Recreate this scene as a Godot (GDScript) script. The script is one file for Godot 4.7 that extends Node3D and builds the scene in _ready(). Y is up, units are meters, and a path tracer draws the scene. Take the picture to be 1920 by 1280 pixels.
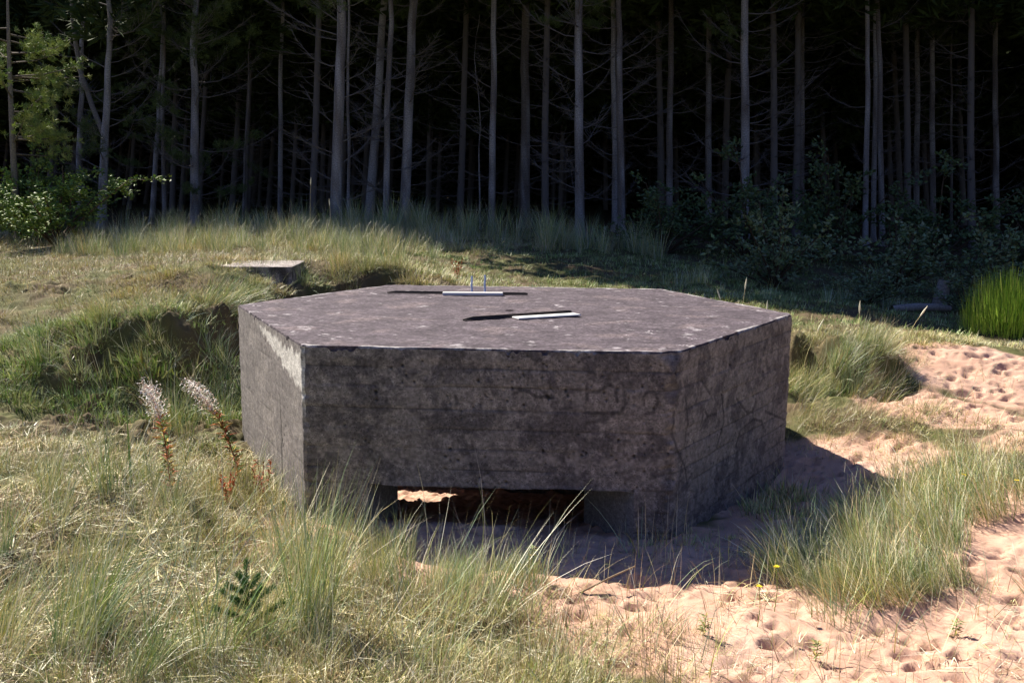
extends Node3D

# Camera, sky and sun come first in _ready(); then the terrain, the pillbox, the wood and the plants.

const ROOF := 1.4
# plan of the pillbox (x, z), corners in order: left, front left, front right, right, back right, back left
var HX := [Vector2(-2.741, -2.442), Vector2(-1.4, 0.0), Vector2(1.4, 0.0), Vector2(2.741, -2.442), Vector2(1.629, -4.695), Vector2(-1.629, -4.695)]
var MID := Vector2(0.0, -2.35)

var rng := RandomNumberGenerator.new()
var n_fine := FastNoiseLite.new()
var n_mid := FastNoiseLite.new()
var n_big := FastNoiseLite.new()
var n_cell := FastNoiseLite.new()
var n_cell2 := FastNoiseLite.new()
var taken := {}
var M := {}

# ---------------------------------------------------------------- helpers

func numbered(called: String) -> String:
	var k: int = taken.get(called, -1) + 1
	taken[called] = k
	return called if k == 0 else "%s_%03d" % [called, k]

func tag(o: Node, label: String, category: String, group := "", kind := "") -> void:
	o.set_meta("label", label)
	if category != "":
		o.set_meta("category", category)
	if group != "":
		o.set_meta("group", group)
	if kind != "":
		o.set_meta("kind", kind)

func base(called: String, at: Vector3, turn: float, label: String, category: String, group := "") -> Node3D:
	var o := Node3D.new()
	o.name = numbered(called)
	add_child(o)
	o.position = at
	o.rotation.y = turn
	tag(o, label, category, group)
	return o

func mi(called: String, mesh: Mesh, m: Material, parent: Node) -> MeshInstance3D:
	var o := MeshInstance3D.new()
	o.name = numbered(called) if parent == self else called
	o.mesh = mesh
	o.material_override = m
	parent.add_child(o, true)
	return o

func lin(r: float, g: float, b: float) -> Color:
	return Color(r, g, b).linear_to_srgb()

func noise_of(sd: int, freq: float, oct: int, kind := FastNoiseLite.TYPE_SIMPLEX_SMOOTH) -> FastNoiseLite:
	var n := FastNoiseLite.new()
	n.seed = sd
	n.frequency = freq
	n.noise_type = kind
	n.fractal_octaves = oct
	if oct < 2:
		n.fractal_type = FastNoiseLite.FRACTAL_NONE
	return n

# a seamless grey noise picture between lo and hi, for the grain of a surface
func grain(sd: int, freq: float, oct: int, lo: float, hi: float, size := 512, kind := FastNoiseLite.TYPE_SIMPLEX_SMOOTH) -> ImageTexture:
	var im := noise_of(sd, freq, oct, kind).get_seamless_image(size, size)
	im.convert(Image.FORMAT_L8)
	var d := im.get_data()
	for i in d.size():
		d[i] = int(lerpf(lo, hi, d[i] / 255.0) * 255.0)
	im = Image.create_from_data(size, size, false, Image.FORMAT_L8, d)
	im.convert(Image.FORMAT_RGB8)
	return ImageTexture.create_from_image(im)

# weathered cement: grain, bug holes and pale specks of aggregate
func cement(sd: int, pits: float) -> ImageTexture:
	var size := 1024
	var g := noise_of(sd, 0.03, 6).get_seamless_image(size, size).get_data()
	var h := noise_of(sd + 1, 0.012, 5).get_seamless_image(size, size).get_data()
	var cn := noise_of(sd + 2, 0.055, 1, FastNoiseLite.TYPE_CELLULAR)
	cn.cellular_return_type = FastNoiseLite.RETURN_DISTANCE
	var c1 := cn.get_seamless_image(size, size).get_data()
	cn.seed = sd + 3
	cn.frequency = 0.10
	var c2 := cn.get_seamless_image(size, size).get_data()
	var d := PackedByteArray()
	d.resize(size * size)
	for i in size * size:
		var b := g[i] / 255.0
		var m := h[i] / 255.0
		var v := 0.54 + 0.50 * b + 0.26 * (m - 0.5)
		var p1 := c1[i] / 255.0
		var p2 := c2[i] / 255.0
		if m > 0.5 and p1 < 0.10 + 0.12 * (b - 0.4):
			v *= lerpf(1.0, 0.22, pits)
		elif p2 < 0.13 and b > 0.52:
			v *= lerpf(1.0, 0.4, pits)
		elif p2 < 0.12 and m < 0.40:
			v = minf(1.0, v * 1.5)
		d[i] = clampi(int(v * 255.0), 0, 255)
	var im := Image.create_from_data(size, size, false, Image.FORMAT_L8, d)
	im.convert(Image.FORMAT_RGB8)
	return ImageTexture.create_from_image(im)

func mat(called: String, c: Color, rough: float, tex: Texture2D = null, scale := 1.0, bump: Texture2D = null, bump_cm := 0.0, vertex := false) -> StandardMaterial3D:
	var m := StandardMaterial3D.new()
	m.resource_name = called
	m.albedo_color = c
	m.roughness = rough
	m.metallic_specular = 0.3
	m.cull_mode = BaseMaterial3D.CULL_DISABLED
	if tex != null or bump != null:
		m.uv1_triplanar = true
		m.uv1_world_triplanar = true
		m.uv1_scale = Vector3.ONE * scale
	if tex != null:
		m.albedo_texture = tex
	if bump != null:
		m.heightmap_enabled = true
		m.heightmap_texture = bump
		m.heightmap_scale = bump_cm
	m.vertex_color_use_as_albedo = vertex
	return m

# triangles without indices or a grid with smooth normals
class Soup:
	var v := PackedVector3Array()
	var c := PackedColorArray()
	var n := PackedVector3Array()
	var ix := PackedInt32Array()
	func mesh() -> ArrayMesh:
		var a := []
		a.resize(Mesh.ARRAY_MAX)
		a[Mesh.ARRAY_VERTEX] = v
		if c.size() == v.size():
			a[Mesh.ARRAY_COLOR] = c
		if n.size() == v.size():
			a[Mesh.ARRAY_NORMAL] = n
		a[Mesh.ARRAY_INDEX] = ix
		var m := ArrayMesh.new()
		m.add_surface_from_arrays(Mesh.PRIMITIVE_TRIANGLES, a)
		return m
	func quad(p: Vector3, q: Vector3, r: Vector3, s: Vector3, col := Color.WHITE) -> void:
		var k := v.size()
		v.append_array(PackedVector3Array([p, q, r, s]))
		c.append_array(PackedColorArray([col, col, col, col]))
		ix.append_array(PackedInt32Array([k, k + 1, k + 2, k, k + 2, k + 3]))
	func box(at: Vector3, size: Vector3, turn := Basis.IDENTITY, col := Color.WHITE) -> void:
		var h := size * 0.5
		var p := []
		for i in 8:
			p.append(at + turn * Vector3(h.x if i & 1 else -h.x, h.y if i & 2 else -h.y, h.z if i & 4 else -h.z))
		for f in [[0, 2, 3, 1], [4, 5, 7, 6], [0, 4, 6, 2], [1, 3, 7, 5], [2, 6, 7, 3], [0, 1, 5, 4]]:
			quad(p[f[0]], p[f[1]], p[f[2]], p[f[3]], col)
	# a tube along points with a radius at each
	func tube(pts: Array, rad: Array, sides: int, col := Color.WHITE, caps := true) -> void:
		var k := v.size()
		var side := Vector3.ZERO
		for i in pts.size():
			var d: Vector3 = (pts[mini(i + 1, pts.size() - 1)] - pts[maxi(i - 1, 0)]).normalized()
			if side == Vector3.ZERO:
				side = d.cross(Vector3.UP if absf(d.y) < 0.9 else Vector3.RIGHT).normalized()
			side = (side - d * side.dot(d)).normalized()
			var up := side.cross(d)
			for j in sides:
				var a := TAU * j / sides
				var o: Vector3 = side * cos(a) + up * sin(a)
				v.append(pts[i] + o * rad[i])
				n.append(o)
				c.append(col)
		for i in pts.size() - 1:
			for j in sides:
				var a := k + i * sides + j
				var b := k + i * sides + (j + 1) % sides
				ix.append_array(PackedInt32Array([a, b, b + sides, a, b + sides, a + sides]))
		if caps:
			for e in [0, pts.size() - 1]:
				var q := v.size()
				v.append(pts[e])
				n.append((pts[e] - pts[1 if e == 0 else pts.size() - 2]).normalized())
				c.append(col)
				for j in sides:
					ix.append_array(PackedInt32Array([q, k + e * sides + j, k + e * sides + (j + 1) % sides]))

# a grid of points (nu by nv) with smooth normals on the side of OUT; cells listed in SKIP are left open
func grid_mesh(v: PackedVector3Array, c: PackedColorArray, nu: int, nv: int, out_dir: Vector3, skip := {}, round_u := false, mid := Vector3.INF) -> ArrayMesh:
	var n := PackedVector3Array()
	n.resize(v.size())
	for j in nv:
		for i in nu:
			var l := i - 1
			var r := i + 1
			if round_u:
				l = (i + nu - 1) % nu
				r = (i + 1) % nu
			else:
				l = maxi(l, 0)
				r = mini(r, nu - 1)
			var a := v[j * nu + r] - v[j * nu + l]
			var b := v[mini(j + 1, nv - 1) * nu + i] - v[maxi(j - 1, 0) * nu + i]
			var q := a.cross(b)
			var away := out_dir
			if mid.is_finite():
				away = out_dir + (v[j * nu + i] - mid)
			n[j * nu + i] = (q if q.dot(away) >= 0.0 else -q).normalized()
	var a0 := v[nu + 1] - v[nu]
	var b0 := v[2 * nu] - v[nu]
	var flip := a0.cross(b0).dot(out_dir) > 0.0
	var ix := PackedInt32Array()
	for j in nv - 1:
		for i in (nu if round_u else nu - 1):
			if skip.has(j * nu + i):
				continue
			var p := j * nu + i
			var q := j * nu + (i + 1) % nu
			if flip:
				ix.append_array(PackedInt32Array([p, p + nu, q, q, p + nu, q + nu]))
			else:
				ix.append_array(PackedInt32Array([p, q, p + nu, q, q + nu, p + nu]))
	var s := Soup.new()
	s.v = v
	s.c = c
	s.n = n
	s.ix = ix
	return s.mesh()

# distance inside the plan of the pillbox (negative outside)
func inside_hex(p: Vector2) -> float:
	var d := 1e9
	for i in 6:
		var a: Vector2 = HX[i]
		var b: Vector2 = HX[(i + 1) % 6]
		var t := (b - a).normalized()
		var inw := Vector2(t.y, -t.x)
		if inw.dot(MID - a) < 0.0:
			inw = -inw
		d = minf(d, inw.dot(p - a))
	return d

# ---------------------------------------------------------------- terrain

# x, z, height
const SPOTS := [
	[-1.4, 0.1, 0.05], [0, 0.1, 0.0], [1.4, 0.1, -0.03], [0.5, 1.1, 0.0], [1.9, 0.95, 0.0], [-0.34, 0.8, 0.03], [-0.85, 1.9, 0.02], [0.33, 2.3, -0.02], [3.0, 2.2, 0.0], [2.2, 1.4, 0.0],
	[3.9, 0, 0.08], [3.3, -1, 0.0], [2.9, -2.0, -0.2], [2.2, -1.0, -0.1], [3.3, -2.2, -0.12], [4.9, -2.6, 0.3], [5.3, -3.4, 0.25], [6.0, -5.3, 0.64], [4.7, -5.3, 0.74], [3.6, -4.8, 0.55], [3.4, -3.3, 0.2], [2.9, -3.3, 0.12],
	[6.2, -6.5, 0.58], [4.9, -6.3, 0.68], [5, -9, 0.68], [4.1, -11, 0.7], [2.8, -12, 0.9], [1.85, -13, 1.0], [5.7, -8.5, 0.62], [7.5, -7, 0.5], [9, -10, 0.5], [6, -14, 0.6], [9, -16, 0.7],
	[-1, -9.5, 0.97], [0.5, -7, 0.75], [-1.6, -15, 1.25], [-1.9, -18, 1.36], [-2.1, -22, 1.3], [2, -20, 1.25], [6, -20, 1.0], [10, -22, 0.9],
	[-3.57, -4.2, 1.0], [-4.4, -3.8, 0.92], [-6.2, -4.2, 0.84], [-3.75, -5.5, 1.15], [-4.6, -5, 1.1], [-3.05, -3.2, 0.15], [-2.85, -4.3, 0.15], [-2.4, -5.4, 0.2], [-1.2, -5.7, 0.25], [-3.3, -2.0, 0.1], [0, -5.8, 0.4], [1.6, -5.6, 0.3],
	[-1.6, -7.8, 1.1], [0, -8.5, 0.95], [-4.4, -7.2, 1.46], [-3.5, -8.0, 1.40], [-2.75, -5.9, 0.45], [-2.6, -6.6, 0.5], [-2.1, -6.2, 0.45], [-2.5, -7.5, 1.44], [-1.75, -7.1, 1.2], [-3.3, -7.7, 1.48], [-1.2, -6.2, 0.5], [-3.75, -6.25, 1.38], [-4.3, -6.2, 1.46], [-5.2, -6.3, 1.42],
	[-8.4, -9.5, 1.13], [-11, -12.5, 1.1], [-10.5, -19, 1.35], [-6, -14, 1.4], [-6, -9, 1.35], [-15, -18, 1.2], [-7, -20, 1.35],
	[-4.5, -2.9, 0.55], [-6, -2.8, 0.5], [-4.3, -1.6, 0.28], [-3.5, -0.3, 0.2], [-3.2, 0.7, 0.2], [-2.8, 1.3, 0.02], [-2.4, 2.5, 0.0], [-3.2, -1.3, 0.18], [-6, 0, 0.4], [-6, 3, 0.4], [-2, 0.5, 0.1],
	[0, 4.5, 0.3], [0, 7, 0.95], [-4, 7, 0.9], [5, 7, 0.9], [0, 12, 1.2], [6, 3, 0.3], [7, -2, 0.5], [10, 0, 0.8], [-10, 0, 0.8], [-10, 6, 1.0], [10, 8, 1.1],
	[30, 10, 1.3], [30, -20, 1.2], [30, -45, 1.2], [0, -45, 1.3], [-30, -45, 1.3], [-30, -20, 1.3], [-30, 10, 1.3], [0, 25, 1.3], [15, -30, 1.1], [-15, -30, 1.3], [0, -30, 1.3]]
const GX0 := -24.0
const GZ0 := -44.0
const GS := 0.25
const GNX := 193
const GNZ := 257
var coarse := PackedFloat32Array()

func tps(r2: float) -> float:
	return 0.0 if r2 < 1e-9 else r2 * log(r2)

func solve_terrain() -> void:
	var n := SPOTS.size()
	var w := n + 3
	var a := []
	for i in w:
		var row := PackedFloat64Array()
		row.resize(w + 1)
		a.append(row)
	for i in n:
		var p: Array = SPOTS[i]
		for j in n:
			var q: Array = SPOTS[j]
			a[i][j] = tps((p[0] - q[0]) ** 2 + (p[1] - q[1]) ** 2)
		a[i][i] = 0.25
		a[i][n] = 1.0
		a[i][n + 1] = p[0]
		a[i][n + 2] = p[1]
		a[n][i] = 1.0
		a[n + 1][i] = p[0]
		a[n + 2][i] = p[1]
		a[i][w] = p[2]
	for k in w:
		var best := k
		for i in range(k + 1, w):
			if absf(a[i][k]) > absf(a[best][k]):
				best = i
		var t = a[k]
		a[k] = a[best]
		a[best] = t
		var rk: PackedFloat64Array = a[k]
		for i in range(k + 1, w):
			var ri: PackedFloat64Array = a[i]
			var f := ri[k] / rk[k]
			if f != 0.0:
				for j in range(k, w + 1):
					ri[j] -= f * rk[j]
				a[i] = ri
	var s := PackedFloat64Array()
	s.resize(w)
	for k in range(w - 1, -1, -1):
		var t: float = a[k][w]
		for j in range(k + 1, w):
			t -= a[k][j] * s[j]
		s[k] = t / a[k][k]
	var px := PackedFloat64Array()
	var pz := PackedFloat64Array()
	for p in SPOTS:
		px.append(p[0])
		pz.append(p[1])
	coarse.resize(GNX * GNZ)
	for j in GNZ:
		var z := GZ0 + j * GS
		for i in GNX:
			var x := GX0 + i * GS
			var h := s[n] + s[n + 1] * x + s[n + 2] * z
			for k in n:
				var r2 := (x - px[k]) * (x - px[k]) + (z - pz[k]) * (z - pz[k])
				if r2 > 1e-9:
					h += s[k] * r2 * log(r2)
			coarse[j * GNX + i] = clampf(h, -1.0, 2.2)

# the lie of the land without its small relief
func land(x: float, z: float) -> float:
	var u := clampf((x - GX0) / GS, 0.0, GNX - 1.001)
	var w := clampf((z - GZ0) / GS, 0.0, GNZ - 1.001)
	var i := int(u)
	var j := int(w)
	var fu := u - i
	var fw := w - j
	var k := j * GNX + i
	return lerpf(lerpf(coarse[k], coarse[k + 1], fu), lerpf(coarse[k + GNX], coarse[k + GNX + 1], fu), fw)

# x, z, radius x, radius z, turn: where bare sand lies
const SAND := [[0.5, 0.5, 2.3, 0.85, 0.0], [1.6, 1.6, 1.2, 0.75, 0.0], [2.9, 1.9, 1.9, 1.1, 0.0], [4.3, 0.3, 1.1, 1.5, 0.1], [3.5, -2.4, 0.75, 0.55, 0.4], [4.6, -3.3, 1.15, 0.5, 0.7], [5.8, -4.3, 1.7, 0.85, 0.4], [5.6, -2.0, 1.2, 0.5, 0.3], [2.6, -0.6, 0.8, 1.3, 0.0], [3.0, -1.7, 0.9, 1.2, 0.0], [2.1, 0.1, 0.9, 0.6, 0.0], [6.5, -3.0, 1.2, 1.0, 0.0]]
func sand(x: float, z: float) -> float:
	var best := -1.0
	for e in SAND:
		var dx: float = x - e[0]
		var dz: float = z - e[1]
		if absf(dx) > 3.5 or absf(dz) > 3.5:
			continue
		var cx: float = (dx * cos(e[4]) + dz * sin(e[4])) / e[2]
		var cz: float = (-dx * sin(e[4]) + dz * cos(e[4])) / e[3]
		best = maxf(best, 1.0 - sqrt(cx * cx + cz * cz))
	if inside_hex(Vector2(x, z)) > 0.1:
		return 1.0
	best += n_mid.get_noise_2d(x * 1.5, z * 1.5) * 0.22
	return smoothstep(-0.1, 0.18, best)

# height of the ground
func ht(x: float, z: float) -> float:
	var h := land(x, z)
	# the eroded edge of the bank: steeper than the rest, with a broken line
	var scarp := smoothstep(-2.0, -3.0, x) * smoothstep(-0.8, -1.6, z) * smoothstep(-9.0, -7.5, z) * smoothstep(-6.2, -4.2, x)
	scarp = maxf(scarp, smoothstep(-0.8, -1.6, x) * smoothstep(-5.0, -5.6, z) * smoothstep(-9.0, -7.5, z) * smoothstep(-9.5, -7.0, x))
	scarp = maxf(scarp, smoothstep(2.9, 3.3, x) * smoothstep(4.6, 4.2, x) * smoothstep(-3.2, -4.2, z) * smoothstep(-6.6, -5.6, z))
	if scarp > 0.0:
		var top := 1.12 if x < 0.0 else 0.75
		var t := (h - 0.1 + 0.16 * n_mid.get_noise_2d(x * 1.2 + 3.0, z * 1.2) + 0.07 * n_fine.get_noise_2d(x * 2.0, z * 2.0)) / top
		if t < 1.0:
			h = lerpf(h, 0.12 + top * 0.96 * lerpf(smoothstep(0.34, 0.70, t), t, 0.25) + 0.10 * n_fine.get_noise_2d(x * 2.6, z * 2.6 + 5.0) + 0.05 * n_fine.get_noise_2d(x * 7.0, z * 7.0), scarp)
	# the washed-out gully between the pillbox and the buried bunker
	var gx := (x + 2.2) / 1.15
	var gz := (z + 5.75) / 1.5
	var gd := sqrt(gx * gx + gz * gz)
	if gd < 1.4:
		gd += 0.10 * n_mid.get_noise_2d(x * 1.7, z * 1.7 + 30.0)
		h = minf(h, lerpf(0.3, h + 0.02, smoothstep(0.76, 1.05, gd)) + 0.07 * n_fine.get_noise_2d(x * 3.0, z * 3.0))
	var near := 1.0 - smoothstep(14.0, 30.0, Vector2(x, z).length())
	h += n_mid.get_noise_2d(x * 0.7 + 9.0, z * 0.7) * 0.06 * near
	if near > 0.0:
		var s := sand(x, z)
		h += n_mid.get_noise_2d(x * 3.3, z * 3.3 + 40.0) * lerpf(0.035, 0.022, s) * near
		if s > 0.02 and absf(x) < 9.0 and absf(z) < 9.0:
			# trodden sand: dents of feet with pushed-up rims
			var d := n_cell.get_noise_2d(x + n_mid.get_noise_2d(x * 3.0, z * 3.0) * 0.12, z * 1.25 + 3.0)
			var keep := smoothstep(-0.3, 0.15, n_mid.get_noise_2d(x * 1.1 + 70.0, z * 1.1))
			var e := smoothstep(-1.0, -0.62, d)
			h += s * keep * (lerpf(-0.06, 0.0, e) + 0.016 * exp(-pow((d + 0.55) / 0.13, 2.0)))
			h += s * n_fine.get_noise_2d(x * 7.0, z * 7.0) * 0.009
			var d2 := n_cell.get_noise_2d(x * 2.1 + 50.0, z * 2.4)
			h -= s * 0.020 * smoothstep(-0.72, -0.95, d2) * smoothstep(0.0, 0.3, n_mid.get_noise_2d(x * 1.7, z * 1.7 + 120.0) + 0.12)
	var din := inside_hex(Vector2(x, z))
	if din > 0.0:
		var g := -0.02 + 0.235 * z + n_mid.get_noise_2d(x * 2.2, z * 2.2 + 11.0) * 0.06 + n_fine.get_noise_2d(x * 6.0, z * 6.0) * 0.055
		h = lerpf(h, g, smoothstep(0.05, 0.5, din))
	return h

func axis(lo: float, hi: float, d: float, grow: float, far_lo: float, far_hi: float) -> PackedFloat64Array:
	var a := []
	var x := lo
	var s := d
	while x > far_lo:
		s *= grow
		x -= s
		a.push_front(x)
	var k := int((hi - lo) / d)
	for i in k + 1:
		a.append(lo + (hi - lo) * i / k)
	x = hi
	s = d
	while x < far_hi:
		s *= grow
		x += s
		a.append(x)
	return PackedFloat64Array(a)

func build_ground() -> void:
	var xs := axis(-5.6, 5.6, 0.031, 1.05, -300.0, 300.0)
	var zs := axis(-7.7, 2.8, 0.031, 1.05, -300.0, 300.0)
	var v := PackedVector3Array()
	var c := PackedColorArray()
	for z in zs:
		for x in xs:
			v.append(Vector3(x, ht(x, z), z))
			var s := sand(x, z) if absf(x) < 12.0 and absf(z) < 12.0 else 0.0
			var t := n_mid.get_noise_2d(x * 0.8 + 5.0, z * 0.8) * 0.5 + 0.5
			var f := n_fine.get_noise_2d(x * 3.0, z * 3.0 + 8.0) * 0.5 + 0.5
			var litter := Color(0.115, 0.085, 0.048).lerp(Color(0.10, 0.105, 0.038), smoothstep(0.35, 0.7, t)).lerp(Color(0.24, 0.19, 0.10), smoothstep(0.55, 0.85, f) * 0.7)
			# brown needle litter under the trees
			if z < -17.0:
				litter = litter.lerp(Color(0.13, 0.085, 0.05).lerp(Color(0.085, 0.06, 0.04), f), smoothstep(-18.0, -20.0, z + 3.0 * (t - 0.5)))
			var sd := Color(0.595, 0.372, 0.27).lerp(Color(0.505, 0.312, 0.222), smoothstep(0.3, 0.8, f)).lerp(Color(0.635, 0.42, 0.32), smoothstep(0.45, 0.9, t))
			var speck := n_fine.get_noise_2d(x * 22.0, z * 22.0)
			if speck > 0.42:
				sd = sd.lerp(Color(0.16, 0.11, 0.07), 0.6)
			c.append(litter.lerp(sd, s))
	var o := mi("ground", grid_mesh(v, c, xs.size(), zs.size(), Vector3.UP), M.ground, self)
	tag(o, "sandy dune ground with trodden pinkish sand and grassy banks", "ground", "", "structure")

# ---------------------------------------------------------------- the pillbox

# strokes of faded paint and cracks on the walls: distance along the wall, height
const FRONT_MARKS := [
	[[2.151, 1.137], [2.153, 1.033]], [[2.152, 1.092], [2.238, 1.094], [2.281, 1.132], [2.323, 1.152], [2.36, 1.127], [2.377, 1.024]], [[2.425, 1.099], [2.442, 1.011], [2.414, 0.958]],
	[[2.578, 1.007], [2.567, 1.058], [2.597, 1.103], [2.661, 1.097], [2.682, 1.031], [2.647, 0.949], [2.587, 0.934]], [[2.141, 0.932], [2.4, 0.939]],
	[[1.602, 1.058], [1.66, 1.096], [1.733, 1.076], [1.777, 1.043], [1.835, 1.048], [1.9, 1.042]], [[1.987, 1.044], [1.992, 0.97]], [[1.163, 1.04], [1.183, 0.981]]]
const RIGHT_MARKS := [
	[[0.03, 0.95], [0.02, 0.842], [0.03, 0.764], [0.09, 0.643], [0.242, 0.488], [0.312, 0.331]], [[0.213, 1.041], [0.277, 0.817], [0.228, 0.644]], [[0.982, 0.941], [1.054, 0.682], [0.901, 0.482]],
	[[0.57, 0.901], [0.661, 0.798], [0.87, 0.779], [0.91, 0.889]], [[0.552, 1.092], [0.726, 0.969]], [[1.331, 0.823], [1.616, 0.639], [1.755, 0.643], [1.817, 0.711]],
	[[1.36, 0.382], [1.448, 0.519], [1.776, 0.559], [1.99, 0.5], [2.064, 0.421]], [[2.086, 0.573], [2.677, 0.382]], [[1.846, 0.022], [1.645, 0.017], [1.605, -0.062], [1.878, -0.224]]]
const BOARDS := [-1.2, -0.62, -0.47, -0.31, -0.15, 0.01, 0.175, 0.337, 0.466, 0.628, 0.781, 0.933, 1.107, 1.247, 1.5]

func stroke(marks: Array, s: float, y: float) -> float:
	var best := 9.0
	var p := Vector2(s, y)
	for l in marks:
		for k in l.size() - 1:
			var a := Vector2(l[k][0], l[k][1])
			var b := Vector2(l[k + 1][0], l[k + 1][1])
			if p.x < minf(a.x, b.x) - 0.04 or p.x > maxf(a.x, b.x) + 0.04 or p.y < minf(a.y, b.y) - 0.04 or p.y > maxf(a.y, b.y) + 0.04:
				continue
			best = minf(best, p.distance_to(Geometry2D.get_closest_point_to_segment(p, a, b)))
	return best

# how worn an arris is at that height
func wear(corner: int, y: float) -> float:
	var w := 0.018 + 0.02 * (n_fine.get_noise_2d(y * 9.0, corner * 17.0) + 0.3)
	if corner == 2:
		w += 0.05 * maxf(0.0, n_mid.get_noise_2d(y * 2.6 + 4.0, 3.0) + 0.25) + 0.045 * smoothstep(1.28, 1.39, y)
	return maxf(w, 0.004)

func chip_of(x: float, z: float) -> float:
	return 0.03 * smoothstep(0.2, 0.55, n_fine.get_noise_2d(x * 5.0 + 31.0, z * 5.0)) + 0.004 * (n_fine.get_noise_2d(x * 17.0, z * 17.0) + 0.6)

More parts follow.
